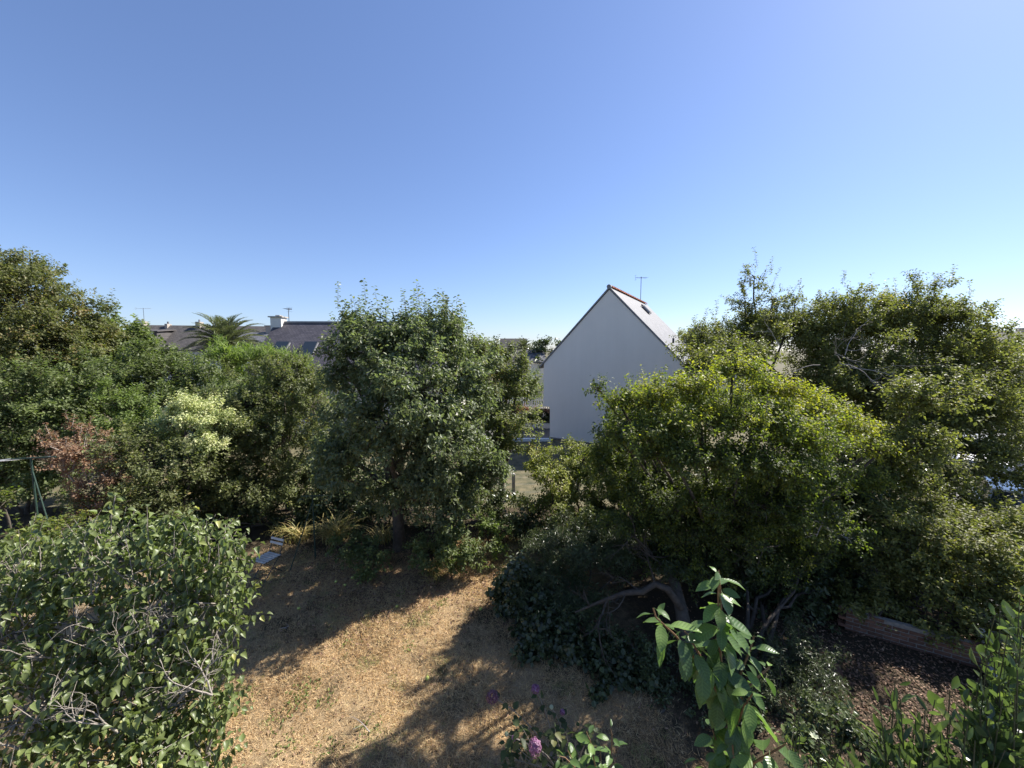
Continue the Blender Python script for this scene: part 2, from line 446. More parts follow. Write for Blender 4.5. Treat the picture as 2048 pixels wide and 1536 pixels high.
    if shoots:
        ns = shoots
        zt = C[:, 2] + O[:, 2] * RC
        if shoot_px is not None:
            cand = []
            for (sx, sy, sd) in shoot_px:
                cand.append(P(sx, sy, sd))
            tip = np.array(cand); ns = len(tip)
            sl = shoot_len * r.uniform(.8, 1.2, (ns, 1))
            sdv = nrm(UP + r.normal(size=(ns, 3)) * .16)
            sb = tip - sdv * sl
            if shoots > ns:
                w = np.clip(O[:, 2], 0, 1) ** 2 + 1e-6; n2 = shoots - ns; pick = r.choice(len(C), n2, p=w / w.sum())
                d2 = nrm(UP + O[pick] * .5 + r.normal(size=(n2, 3)) * .22)
                sdv = np.concatenate([sdv, d2]); sl = np.concatenate([sl, shoot_len * r.uniform(.4, 1.1, (n2, 1))]); sb = np.concatenate([sb, C[pick]]); ns = shoots
        else:
            w = np.clip(O[:, 2], 0, 1) ** 2 + 1e-6
            pick = r.choice(len(C), ns, p=w / w.sum())
            sdv = nrm(UP + O[pick] * .5 + r.normal(size=(ns, 3)) * .22)
            sl = shoot_len * r.uniform(.4, 1.1, (ns, 1))
            sb = C[pick]
        for q in range(3):   # a shoot carries leaves along its whole length
            fr = q / 3
            b0 = np.concatenate([b0, sb + sdv * sl * fr]); d = np.concatenate([d, sdv]); ln = np.concatenate([ln, sl / 3])
            tt = np.concatenate([tt, r.normal(size=ns) * .1])
        spikes(wood, sb, sb + sdv * sl, .008)
        m = len(b0)
    tp = b0 + d * ln
    spikes(wood, b0[::2], tp[::2], .0045)
    side = nrm(np.cross(d, r.normal(size=(m, 3))))
    side2 = np.cross(d, side)
    POS, FW, UPN, SZ, TI = [], [], [], [], []
    for k in range(per):
        t = (k + .8 + r.uniform(-.3, .3, (m, 1))) / per
        ang = k * 2.4 + r.uniform(-.5, .5, (m, 1))
        sd = side * np.cos(ang) + side2 * np.sin(ang)
        POS.append(b0 + d * ln * t + sd * .006)
        FW.append(nrm(d * .45 + sd * .9 - UP * droop + r.normal(size=(m, 3)) * .22))
        UPN.append(nrm(UP * flat + d * .2 + r.normal(size=(m, 3)) * .38))
        SZ.append(leaf * r.uniform(.6, 1.2, m))
        TI.append(np.clip(.45 + tint_shift + tt + r.normal(size=m) * .17, 0.0, 1))
    POS, FW, UPN = map(np.concatenate, (POS, FW, UPN)); SZ, TI = np.concatenate(SZ), np.concatenate(TI)
    ok = POS[:, 2] > 0.05
    leaves(crown, POS[ok] - base, FW[ok], UPN[ok], SZ[ok], tmpl, TI[ok])
    STATS[name + str(seed)] = int(ok.sum())
    for g in (wood,):
        g.v = [(v - base).astype(np.float32) for v in g.v]
    geo_obj('trunk', wood, M[bark], rt, smooth=True)
    geo_obj(crownname, crown, M[mat], rt, smooth=smoothleaf)
    return rt

def branching(g, p, d, ln, r0, depth, r, sides=5, bend=.25, kids=(2, 4), tips=None):
    n = 6
    pts = [np.array(p, float)]
    dd = nrm(np.array(d, float))
    for i in range(n):
        dd = nrm(dd + r.normal(size=3) * bend / 1.6)
        pts.append(pts[-1] + dd * ln / n)
    tube(g, pts, np.linspace(r0, r0 * .45, n + 1), sides)
    if tips is not None: tips.append((pts[-1], dd))
    if depth > 0:
        for _ in range(r.integers(*kids) + 1):
            k = r.integers(2, n + 1)
            nd = nrm(dd + r.normal(size=3) * .6)
            branching(g, pts[k], nd, ln * r.uniform(.45, .7), r0 * .5, depth - 1, r, max(3, sides - 1), bend, kids, tips)
#@@SETTING
# ------------------------------------------------------------------ ground, lawn, street
def ground_mat():
    m, nt, out = new_mat('garden_ground')
    p = N(nt, 'ShaderNodeBsdfPrincipled'); p.inputs['Roughness'].default_value = .95; p.inputs['Specular IOR Level'].default_value = .1
    n1 = noise(nt, 60, 8, .75); n2 = noise(nt, .9, 4, .6); n3 = noise(nt, 7, 5, .6)
    straw = ramp(nt, n1.outputs[0], [(.3, (.17, .115, .06)), (.5, (.36, .26, .15)), (.72, (.58, .44, .27))])
    soil = ramp(nt, n1.outputs[0], [(.3, (.030, .024, .016)), (.55, (.07, .055, .035)), (.75, (.16, .115, .075))])
    tc = N(nt, 'ShaderNodeTexCoord'); sep = N(nt, 'ShaderNodeSeparateXYZ'); nt.links.new(tc.outputs['Object'], sep.inputs[0])
    wob = N(nt, 'ShaderNodeMath', operation='MULTIPLY_ADD'); nt.links.new(n3.outputs[0], wob.inputs[0]); wob.inputs[1].default_value = 1.4; nt.links.new(sep.outputs[1], wob.inputs[2])
    far = N(nt, 'ShaderNodeMapRange'); nt.links.new(wob.outputs[0], far.inputs[0]); far.inputs[1].default_value = 9.9; far.inputs[2].default_value = 10.9
    wob2 = N(nt, 'ShaderNodeMath', operation='MULTIPLY_ADD'); nt.links.new(n3.outputs[0], wob2.inputs[0]); wob2.inputs[1].default_value = 1.4; nt.links.new(sep.outputs[0], wob2.inputs[2])
    rgt = N(nt, 'ShaderNodeMapRange'); nt.links.new(wob2.outputs[0], rgt.inputs[0]); rgt.inputs[1].default_value = 2.2; rgt.inputs[2].default_value = 3.4
    bed = N(nt, 'ShaderNodeMath', operation='MAXIMUM'); nt.links.new(far.outputs[0], bed.inputs[0]); nt.links.new(rgt.outputs[0], bed.inputs[1])
    mx = N(nt, 'ShaderNodeMixRGB'); nt.links.new(straw.outputs[0], mx.inputs[1]); nt.links.new(soil.outputs[0], mx.inputs[2])
    add = N(nt, 'ShaderNodeMath', operation='MULTIPLY_ADD'); nt.links.new(n3.outputs[0], add.inputs[0]); add.inputs[1].default_value = .35; nt.links.new(n2.outputs[0], add.inputs[2])
    rr = ramp(nt, add.outputs[0], [(.62, (0, 0, 0)), (.80, (1, 1, 1))]); mb = N(nt, 'ShaderNodeMath', operation='MAXIMUM'); nt.links.new(rr.outputs[0], mb.inputs[0]); nt.links.new(bed.outputs[0], mb.inputs[1]); nt.links.new(mb.outputs[0], mx.inputs[0])
    nt.links.new(mx.outputs[0], p.inputs['Base Color'])
    nt.links.new(bump(nt, n1.outputs[0], .9, .03).outputs[0], p.inputs['Normal'])
    nt.links.new(p.outputs[0], out.inputs[0]); return m
M['ground'] = ground_mat()
M['asphalt'] = rough_mat('asphalt', (.10, .098, .095), (.15, .146, .14), 3, .8, .4, spec=.3)
M['field'] = rough_mat('far_field', (.05, .055, .028), (.17, .14, .08), 2.2, .95, .6)
g = Geo(); g.add([[-1500, -40, -.02], [1500, -40, -.02], [1500, 2500, -.02], [-1500, 2500, -.02]], np.array([[0, 1, 2, 3]]))
geo_obj('terrain', g, M['field'], kind='structure')
g = Geo()
nx, ny = 90, 60
xs = np.linspace(-22, 24, nx); ys = np.linspace(-4, 13.0, ny)
X, Y = np.meshgrid(xs, ys)
Z = .012 * np.sin(X * 1.7) * np.cos(Y * 1.3) + .010 * np.sin(X * 4.1 + Y * 3.3) + .02
V = np.stack([X, Y, Z], -1).reshape(-1, 3)
i = (np.arange(ny - 1)[:, None] * nx + np.arange(nx - 1)[None]).ravel()
g.add(V, np.stack([i, i + 1, i + nx + 1, i + nx], 1))
geo_obj('garden_ground', g, M['ground'], kind='structure', smooth=True)
# the street on the right, seen through the leaves
sd = np.array([.71, .70, 0]); sn = np.array([-.70, .71, 0])
g = Geo(); o0 = np.array([15.8, 10.5, .055])
a = o0 - sd * 14 + sn * 2.2; b = o0 + sd * 60 + sn * 2.2; c = o0 + sd * 60 - sn * 9.0; d_ = o0 - sd * 14 - sn * 9.0
g.add([a, b, c, d_], np.array([[3, 2, 1, 0]])); geo_obj('street', g, M['asphalt'], kind='structure')
M['kerb'] = rough_mat('kerb_stone', (.45, .43, .40), (.60, .58, .54), 8, .8, .2)
g = Geo(); bar(g, a + [0, 0, .02], b + [0, 0, .02], .15, .2); geo_obj('street_kerb', g, M['kerb'], kind='structure')
# the lane behind the garden, seen in the gap beside the white gable
g = Geo(); g.add([[-14, 23.3, .02], [7, 23.3, .02], [7, 26.6, .02], [-14, 26.6, .02]], np.array([[0, 1, 2, 3]])); geo_obj('lane', g, M['asphalt'], kind='structure')

# ------------------------------------------------------------------ grass blades and litter (uncountable)
def in_lawn(x, y):
    pts = np.array([G(380, 1250)[:2], G(560, 1090)[:2], G(700, 1130)[:2], G(960, 1060)[:2], G(1040, 1080)[:2], G(1040, 1250)[:2], G(1300, 1380)[:2], G(1400, 1600)[:2], [-4.6, 3.4], [-6.9, 5.0]])
    inside = np.zeros(len(x), bool); n = len(pts); j = n - 1
    for i in range(n):
        xi, yi = pts[i]; xj, yj = pts[j]
        inside ^= ((yi > y) != (yj > y)) & (x < (xj - xi) * (y - yi) / (yj - yi + 1e-9) + xi)
        j = i
    return inside
def blades(n, x0, x1, y0, y1, lmin, lmax, w, mask=None, seed=1, lean=.8):
    r = np.random.default_rng(seed)
    x = r.uniform(x0, x1, n); y = r.uniform(y0, y1, n)
    jx, jy = r.normal(size=(2, n)) * .18
    k = mask(x + jx, y + jy) if mask else np.ones(n, bool)
    x, y = x[k], y[k]; n = len(x)
    p = np.stack([x, y, np.full(n, .015)], 1)
    d = nrm(np.stack([r.normal(size=n) * lean, r.normal(size=n) * lean, r.uniform(.35, 1.1, n)], 1))
    ln = r.uniform(lmin, lmax, n)[:, None]
    s = nrm(np.cross(d, r.normal(size=(n, 3)))) * w * r.uniform(.6, 1.3, (n, 1))
    cl = .55 * vnoise(x, y, 1.1, 3) + .45 * vnoise(x, y, 4.0, 4)
    tint = np.clip(.1 + cl * .6 + r.normal(size=n) * .24, 0, .9)
    gr = (vnoise(x, y, 1.6, 9) * .5 + vnoise(x, y, 5, 10) * .5) > .66
    tint = np.where(gr & (r.random(n) < .5), r.uniform(.93, 1, n), tint)
    g = Geo(); V = np.stack([p - s, p + s, p + d * ln], 1)
    g.add(V.reshape(-1, 3), np.arange(3 * n).reshape(-1, 3), np.repeat(tint, 3))
    return g
g = blades(300000, -7.5, 3.2, 3.3, 11.5, .04, .12, .0040, in_lawn, lean=1.1)
geo_obj('dry_grass', g, M['blade_dry'], kind='stuff')
def scatter_litter(n, cx, cy, sx, sy, size, seed):
    r = np.random.default_rng(seed)
    p = np.stack([cx + r.normal(size=n) * sx, cy + r.normal(size=n) * sy, np.full(n, .04) + r.uniform(0, .03, n)], 1)
    g = Geo(); leaves(g, p, nrm(np.stack([r.normal(size=n), r.normal(size=n), r.normal(size=n) * .25], 1)), nrm(np.stack([r.normal(size=n) * .5, r.normal(size=n) * .5, np.ones(n)], 1)),
                      size * r.uniform(.6, 1.3, n), OVAL, np.clip(r.normal(size=n) * .25 + .5, 0, 1))
    return g
c1 = G(1860, 1400)
geo_obj('leaf_litter', scatter_litter(9000, c1[0] - .4, c1[1] + .2, 1.6, 1.2, .042, 5), M['litter'], kind='stuff')
c2 = G(800, 1150)
geo_obj('leaf_litter', scatter_litter(5000, c2[0], c2[1], 2.2, .9, .055, 6), M['litter'], kind='stuff')
g = scatter_litter(1500, -2.2, 6.6, 2.2, 1.8, .04, 8)
geo_obj('fallen_leaves', g, M['litter'], kind='stuff')
wd = Geo(); r_w = np.random.default_rng(31)
for (px, py, n_, s_) in ((597, 1402, 60, .12), (648, 1408, 36, .09), (565, 1440, 40, .12), (880, 1210, 46, .10), (500, 1388, 30, .09), (740, 1462, 30, .10), (620, 1375, 26, .08), (820, 1300, 24, .08), (700, 1290, 24, .09), (560, 1500, 40, .13), (800, 1190, 24, .08), (655, 1500, 30, .10)):
    c_ = G(px, py); p_ = np.stack([c_[0] + r_w.normal(size=n_) * s_, c_[1] + r_w.normal(size=n_) * s_, r_w.uniform(.02, .06, n_)], 1)
    leaves(wd, p_, nrm(np.stack([r_w.normal(size=n_), r_w.normal(size=n_), r_w.uniform(.2, 1, n_)], 1)), nrm(r_w.normal(size=(n_, 3)) * .4 + [0, 0, 1]), r_w.uniform(.03, .06, n_), OVAL, r_w.random(n_))
geo_obj('lawn_weeds', wd, M['leaf_bright'], kind='stuff')
#@@HOUSES
# ------------------------------------------------------------------ houses
def slate_mat(name, c1, c2, cm, sc=1.0, rough=.5):
    m, nt, out = new_mat(name)
    p = N(nt, 'ShaderNodeBsdfPrincipled'); p.inputs['Roughness'].default_value = rough; p.inputs['Specular IOR Level'].default_value = .28
    tc = N(nt, 'ShaderNodeTexCoord'); sx = N(nt, 'ShaderNodeSeparateXYZ'); nt.links.new(tc.outputs['Object'], sx.inputs[0])
    mu = N(nt, 'ShaderNodeMath', operation='MULTIPLY'); nt.links.new(sx.outputs[2], mu.inputs[0]); mu.inputs[1].default_value = 1.42
    cb = N(nt, 'ShaderNodeCombineXYZ'); nt.links.new(sx.outputs[1], cb.inputs[0]); nt.links.new(mu.outputs[0], cb.inputs[1])
    b = N(nt, 'ShaderNodeTexBrick'); nt.links.new(cb.outputs[0], b.inputs['Vector'])
    b.inputs['Color1'].default_value = (*c1, 1); b.inputs['Color2'].default_value = (*c2, 1); b.inputs['Mortar'].default_value = (*cm, 1)
    b.inputs['Scale'].default_value = 1; b.inputs['Brick Width'].default_value = .24 * sc; b.inputs['Row Height'].default_value = .16 * sc; b.inputs['Mortar Size'].default_value = .010
    n = noise(nt, 2.5, 6, .65); mr = N(nt, 'ShaderNodeMapRange'); nt.links.new(n.outputs[0], mr.inputs[0]); mr.inputs[3].default_value = .6; mr.inputs[4].default_value = 1.4
    s = N(nt, 'ShaderNodeVectorMath', operation='SCALE'); nt.links.new(b.outputs['Color'], s.inputs[0]); nt.links.new(mr.outputs[0], s.inputs['Scale'])
    nt.links.new(s.outputs[0], p.inputs['Base Color'])
    nt.links.new(bump(nt, b.outputs['Fac'], -.6, .01).outputs[0], p.inputs['Normal'])
    nt.links.new(p.outputs[0], out.inputs[0]); return m
M['slate'] = slate_mat('slate', (.10, .10, .11), (.15, .15, .16), (.05, .05, .055), rough=.62)
M['slate_dark'] = slate_mat('dark_slate', (.075, .070, .082), (.115, .105, .118), (.03, .03, .035), rough=.6)
M['slate_brown'] = slate_mat('weathered_slate', (.075, .070, .068), (.11, .10, .095), (.04, .035, .035), rough=.85)
def render_wall(name, col, dirt):
    m, nt, out = new_mat(name)
    p = N(nt, 'ShaderNodeBsdfPrincipled'); p.inputs['Roughness'].default_value = .9; p.inputs['Specular IOR Level'].default_value = .2
    n = noise(nt, .8, 6, .65); n2 = noise(nt, 90, 3)
    st = noise(nt, 1.0, 5, .6); 
    mp = N(nt, 'ShaderNodeMapping'); mp.inputs['Scale'].default_value = (3.0, 3.0, .25)
    tc = N(nt, 'ShaderNodeTexCoord'); nt.links.new(tc.outputs['Object'], mp.inputs[0]); nt.links.new(mp.outputs[0], st.inputs['Vector'])
    ad = N(nt, 'ShaderNodeMath', operation='ADD'); nt.links.new(n.outputs[0], ad.inputs[0]); nt.links.new(st.outputs[0], ad.inputs[1])
    r = ramp(nt, ad.outputs[0], [(.3, dirt), (.7, col)])
    hf = N(nt, 'ShaderNodeMath', operation='MULTIPLY'); nt.links.new(ad.outputs[0], hf.inputs[0]); hf.inputs[1].default_value = .5
    nt.links.new(hf.outputs[0], r.inputs[0])
    nt.links.new(r.outputs[0], p.inputs['Base Color'])
    nt.links.new(bump(nt, n2.outputs[0], .5, .008).outputs[0], p.inputs['Normal'])
    nt.links.new(p.outputs[0], out.inputs[0]); return m
M['white_wall'] = render_wall('white_render', (.80, .76, .70), (.74, .70, .64))
M['cream_wall'] = render_wall('cream_render', (.72, .69, .62), (.60, .56, .50))
M['trim'] = rough_mat('grey_verge', (.16, .16, .17), (.24, .24, .25), 4, .7, .1)
M['white_paint'] = rough_mat('white_paint', (.74, .74, .73), (.82, .82, .81), 4, .5, .05)
M['terracotta'] = rough_mat('terracotta_tile', (.42, .13, .07), (.58, .22, .12), 5, .8, .3, tint=.25)
M['metal_grey'] = rough_mat('galvanised_metal', (.28, .28, .29), (.38, .38, .39), 8, .45, .1, metallic=.8)
M['metal_dark'] = rough_mat('dark_metal', (.05, .05, .055), (.09, .09, .09), 8, .5, .1, metallic=.4)
M['concrete'] = rough_mat('concrete', (.32, .30, .27), (.46, .43, .39), 7, .9, .5)
M['chimney_stone'] = rough_mat('chimney_render', (.30, .26, .22), (.42, .37, .32), 5, .9, .4)
def glass_mat(name, c):
    m, nt, out = new_mat(name); p = N(nt, 'ShaderNodeBsdfPrincipled'); p.inputs['Base Color'].default_value = (*c, 1)
    p.inputs['Roughness'].default_value = .06; p.inputs['Specular IOR Level'].default_value = .8
    nt.links.new(p.outputs[0], out.inputs[0]); return m
M['glass'] = glass_mat('window_glass', (.03, .04, .05))

def antenna(parent, p, h, yaw, size=.9):
    g = Geo(); p = np.array(p, float)
    tube(g, [p, p + [0, 0, h * .5], p + [0, 0, h]], .022, 5)
    geo_obj('mast', g, M['metal_dark'], parent)
    g = Geo(); t = p + [0, 0, h - .08]; dx = np.array([math.cos(yaw), math.sin(yaw), 0]); dy = np.array([-math.sin(yaw), math.cos(yaw), 0])
    bar(g, t - dx * size * .6, t + dx * size * .6, .018)
    for k in range(9):
        q = t + dx * size * (-.6 + k * .15); w = .16 + .018 * k
        bar(g, q - dy * w, q + dy * w, .010)
    q = t - dx * size * .6
    bar(g, q - dy * .2 + [0, 0, .16], q + dy * .2 + [0, 0, .16], .01); bar(g, q - dy * .2 - [0, 0, .16], q + dy * .2 - [0, 0, .16], .01); bar(g, q - [0, 0, .16], q + [0, 0, .16], .01)
    geo_obj('aerial', g, M['metal_grey'], parent)

# -- white gable house.  local frame: x along the gable, y along the ridge (away), z up
hx, hy = 5.5, 22.1
ang = math.atan2(-5.1, 8.6)
H = root('gable_house', 'white rendered house with blank gable wall and orange ridge tiles', 'house', (hx, hy, 0), ang)
W2, EV, RD, LN = 4.07, 4.70, 8.98, 9.9
g = Geo()
prism(g, [[-W2, 0, 1.95], [-W2, 0, EV - .05], [0, 0, RD - .08], [W2, 0, EV - .05], [W2, 0, -.1], [-W2 + .45, 0, -.1], [-W2 + .45, 0, 1.95]], [0, .30, 0])
geo_obj('gable_wall', g, M['white_wall'], H)
g = Geo()
box(g, -W2 + .45, -W2 + .70, .30, LN - .3, -.1, EV - .2); box(g, W2 - .28, W2, .30, LN - .3, -.1, EV - .2)
prism(g, [[-W2 + .45, LN - .3, -.1], [-W2 + .45, LN - .3, EV - .2], [0, LN - .3, RD - .3], [W2, LN - .3, EV - .2], [W2, LN - .3, -.1]], [0, .28, 0])
geo_obj('wall', g, M['white_wall'], H)
for s in (-1, 1):
    g = Geo(); e = .35; sl = (RD - EV) / W2
    hexa(g, [0, .012, RD], [0, LN + .1, RD], [s * (W2 + e), LN + .1, EV - e * sl], [s * (W2 + e), .012, EV - e * sl], [0, 0, .09])
    geo_obj('roof_slope', g, M['slate'], H)
    g = Geo()
    hexa(g, [0, -.06, RD - .03], [0, .01, RD - .03], [s * (W2 + e * .7), .01, EV - .03 - e * .7 * sl], [s * (W2 + e * .7), -.06, EV - .03 - e * .7 * sl], [0, 0, .12])
    geo_obj('verge_board', g, M['trim'], H)
g = Geo(); tube(g, [[0, -.12, RD + .07], [0, .14, RD + .09]], .13, 8, cap=True); geo_obj('ridge_end', g, M['trim'], H)
g = Geo()
a = np.linspace(-.15, math.pi + .15, 7)
pr = np.stack([.15 * np.cos(a), 0 * a, .12 * np.sin(a)], 1); V = np.concatenate([pr, pr * [.86, 1, .86] + [0, .335, 0], pr * .8, pr * [.7, 1, .7] + [0, .335, 0]])
F = []
for k in range(6): F += [[k, k + 1, k + 8, k + 7], [k + 14, k + 21, k + 22, k + 15], [k, k + 14, k + 15, k + 1]]
g.add(V, np.array(F)); tile_me = g.mesh('ridge_tile', M['terracotta'], True)
for k in range(31):
    o = link('ridge_tile', tile_me, H); o.location = (0, .14 + k * .31, RD + .085); o.rotation_euler = (.02 * math.sin(k * 5), 0, .015 * math.sin(k * 3))
def skylight(parent, frame_of, u0, u1, t0, t1, open_=.0):
    """on a slope: frame_of(u, t, lift) -> local point"""
    g = Geo()
    for (a1, b1, a2, b2) in ((u0, t0, u1, t0), (u0, t1, u1, t1), (u0, t0, u0, t1), (u1, t0, u1, t1)):
        bar(g, frame_of(a1, b1, .13), frame_of(a2, b2, .13), .07, .09)
    w = geo_obj('skylight', g, M['trim'], parent)
    g = Geo(); q = [frame_of(u0, t0, .14 + open_), frame_of(u1, t0, .14 + open_), frame_of(u1, t1, .14), frame_of(u0, t1, .14)]
    hexa(g, *q, [0, 0, .02]); geo_obj('pane', g, M['glass'], w)
fr = lambda u, t, l: [W2 * t + l * .72, u, RD - (RD - EV) * t + l * .7 + .05]
skylight(H, fr, 5.2, 5.9, .14, .26, .0)
g = Geo(); tube(g, [fr(2.4, .75, .1), np.array(fr(2.4, .75, .1)) + [0, 0, .3]], .06, 8, cap=True); geo_obj('vent_pipe', g, M['metal_dark'], H)
antenna(H, [.05, 7.6, RD + .1], 1.75, .6, .7)
g = Geo(); tube(g, [[-W2 + .36, .45, 2.1], [-W2 + .36, .45, EV - .3]], .05, 8); geo_obj('downpipe', g, M['metal_dark'], H)

# -- slate roofed house beyond the apple tree
A = P(560, 645, 28.0)
H = root('slate_house', 'house with long dark slate roof, white chimney and two skylights', 'house', (A[0] - .3, A[1], 0), -R(90) + .02)
# local frame rotated: y runs to the right of the picture, x towards the camera
Rg, Eg, run, LN = A[2], A[2] - 4.2, 4.6, 13.5
g = Geo(); box(g, -run + .3, run - .3, .25, LN - .25, -.1, Eg); prism(g, [[-run + .3, .25, Eg], [run - .3, .25, Eg], [0, .25, Rg - .25]], [0, LN - .5, 0]); geo_obj('wall', g, M['cream_wall'], H)
for s in (-1, 1):
    g = Geo(); hexa(g, [0, 0, Rg - .1], [0, LN, Rg - .1], [s * run, LN, Eg], [s * run, 0, Eg], [0, 0, .1]); geo_obj('roof_slope', g, M['slate_dark'], H)
g = Geo(); tube(g, [[0, -.02, Rg], [0, LN / 2, Rg], [0, LN + .02, Rg]], .11, 6); geo_obj('ridge_capping', g, M['trim'], H)
g = Geo(); box(g, -.32, .42, -.15, .62, Rg - 1.3, Rg + .34); ch = geo_obj('chimney', g, M['white_wall'], H)
g = Geo(); box(g, -.42, .52, -.26, .73, Rg + .34, Rg + .42); box(g, -.18, .2, .1, .4, Rg + .42, Rg + .52); geo_obj('chimney_cap', g, M['concrete'], ch)
antenna(H, [0, .95, Rg], 1.05, .3, .6)
fr = lambda u, t, l: [run * t + l * .7, u, Rg - (Rg - Eg) * t + l * .7]
skylight(H, fr, 1.1, 1.95, .38, .60, .10); skylight(H, fr, 3.0, 3.85, .38, .60, .10)

# -- far terrace with dormer on the left
A = P(282, 650, 48)
H = root('terrace_house', 'weathered brown roofed terrace with dormer window and stone chimneys left of the palm', 'house', (A[0], A[1], 0), -R(90) + .18)
Rg, Eg, run, LN = A[2], A[2] - 3.2, 4.0, 15
g = Geo(); box(g, -run + .3, run - .3, .2, LN - .2, -.1, Eg); prism(g, [[-run + .3, .2, Eg], [run - .3, .2, Eg], [0, .2, Rg - .25]], [0, LN - .4, 0]); geo_obj('wall', g, M['cream_wall'], H)
for s in (-1, 1):
    g = Geo(); hexa(g, [0, 0, Rg - .1], [0, LN, Rg - .1], [s * run, LN, Eg], [s * run, 0, Eg], [0, 0, .1]); geo_obj('roof_slope', g, M['slate_brown'], H)
for (y, w, h) in ((.1, .55, .75), (2.9, .28, .45), (6.3, .5, .75)):
    g = Geo(); box(g, -.3, .55, y, y + w, Rg - 1.0, Rg + h - .3); ch = geo_obj('chimney', g, M['chimney_stone'], H)
    g = Geo(); tube(g, [[.1, y + w / 2, Rg + h - .3], [.1, y + w / 2, Rg + h]], .1, 8, cap=True); geo_obj('chimney_pot', g, M['trim'], ch)
g = Geo(); box(g, .9, 3.9, .7, 4.1, Rg - 2.3, Rg - 1.0); geo_obj('dormer', g, M['slate_brown'], H)
g = Geo(); hexa(g, [.2, .5, Rg - .62], [.2, 4.3, Rg - .62], [4.1, 4.3, Rg - .98], [4.1, .5, Rg - .98], [0, 0, .1]); geo_obj('dormer_roof', g, M['slate_brown'], H)
for y in (.95, 2.4):
    g = Geo(); box(g, 3.9, 3.95, y, y + 1.3, Rg - 2.2, Rg - 1.1); w = geo_obj('window', g, M['white_paint'], H)
    g = Geo(); box(g, 3.95, 3.97, y + .08, y + .61, Rg - 2.12, Rg - 1.18); box(g, 3.95, 3.97, y + .69, y + 1.22, Rg - 2.12, Rg - 1.18); geo_obj('pane', g, M['glass'], w)
antenna(H, [.1, .45, Rg + .2], 1.9, 1.35, 1.6)
g = Geo(); th = np.linspace(0, 2 * np.pi, 17)[:-1]; rr = .42
c0 = np.array([.95, .42, Rg + .25])
V = [c0 - [.08, 0, 0]] + [c0 + [.04, rr * .5 * math.cos(t), rr * .5 * math.sin(t)] for t in th] + [c0 + [.10, rr * math.cos(t), rr * math.sin(t)] for t in th]
F3 = np.array([[0, k + 1, (k + 1) % 16 + 1] for k in range(16)]); F4 = np.array([[k + 1, k + 17, (k + 1) % 16 + 17, (k + 1) % 16 + 1] for k in range(16)])
g.add(V, [F3, F4]); geo_obj('satellite_dish', g, M['white_paint'], H)

def plain_house(label, px, py, d, half_w, length, rz, wall, roof, chim=(), rh=2.6, name='house', wins=()):
    A = P(px, py, d)
    H = root(name, label, 'house', (A[0], A[1], 0), rz)
    Rg = A[2]; Eg = Rg - rh
    g = Geo(); box(g, -half_w + .2, half_w - .2, .2, length - .2, -.1, Eg); prism(g, [[-half_w + .2, .2, Eg], [half_w - .2, .2, Eg], [0, .2, Rg - .2]], [0, length - .4, 0]); geo_obj('wall', g, M[wall], H)
    for s in (-1, 1):
        g = Geo(); hexa(g, [0, 0, Rg - .1], [0, length, Rg - .1], [s * half_w, length, Eg], [s * half_w, 0, Eg], [0, 0, .1]); geo_obj('roof_slope', g, M[roof], H)
    for y in chim:
        g = Geo(); box(g, -.3, .4, y, y + .6, Rg - .6, Rg + .6); ch = geo_obj('chimney', g, M['chimney_stone'], H)
        g = Geo(); box(g, -.38, .48, y - .08, y + .68, Rg + .6, Rg + .7); geo_obj('chimney_cap', g, M['concrete'], ch)
    for (y, z) in wins:
        g = Geo(); box(g, half_w - .2, half_w - .14, y, y + 1.2, Eg + z, Eg + z + 1.2); w = geo_obj('window', g, M['white_paint'], H)
        g = Geo(); box(g, half_w - .14, half_w - .12, y + .08, y + .56, Eg + z + .08, Eg + z + 1.12); box(g, half_w - .14, half_w - .12, y + .64, y + 1.12, Eg + z + .08, Eg + z + 1.12); geo_obj('pane', g, M['glass'], w)
    return H
plain_house('white house with pale grey roof seen between palm and slate roof', 470, 664, 42, 3.2, 9, -R(90), 'white_wall', 'slate', chim=(3.6,), rh=1.4, wins=((.6, -1.5), (2.6, -1.5), (4.6, -1.5)))
plain_house('small grey roofed house behind the tree left of white gable', 1000, 677, 46, 3.4, 3.2, -R(90), 'white_wall', 'slate_brown', rh=2.8)
plain_house('low building with pale slate roof at left edge of white gable', 1052, 700, 38, 2.2, 1.8, -R(90), 'white_wall', 'slate', rh=1.2)
plain_house('distant house with chimney right of the orange ridge tiles', 1368, 668, 48, 4, 7, -R(90), 'white_wall', 'slate_dark', chim=(.6,), rh=3.4)
plain_house('distant brown roofed house with two chimneys at right edge', 1925, 662, 40, 3.6, 7.5, -R(90) + .15, 'cream_wall', 'slate_brown', chim=(2.3,), rh=2.4)
plain_house('farthest house with pale roof at the right edge', 2030, 668, 46, 3.6, 9, -R(90), 'cream_wall', 'slate', chim=(.4, 6), rh=2.4)

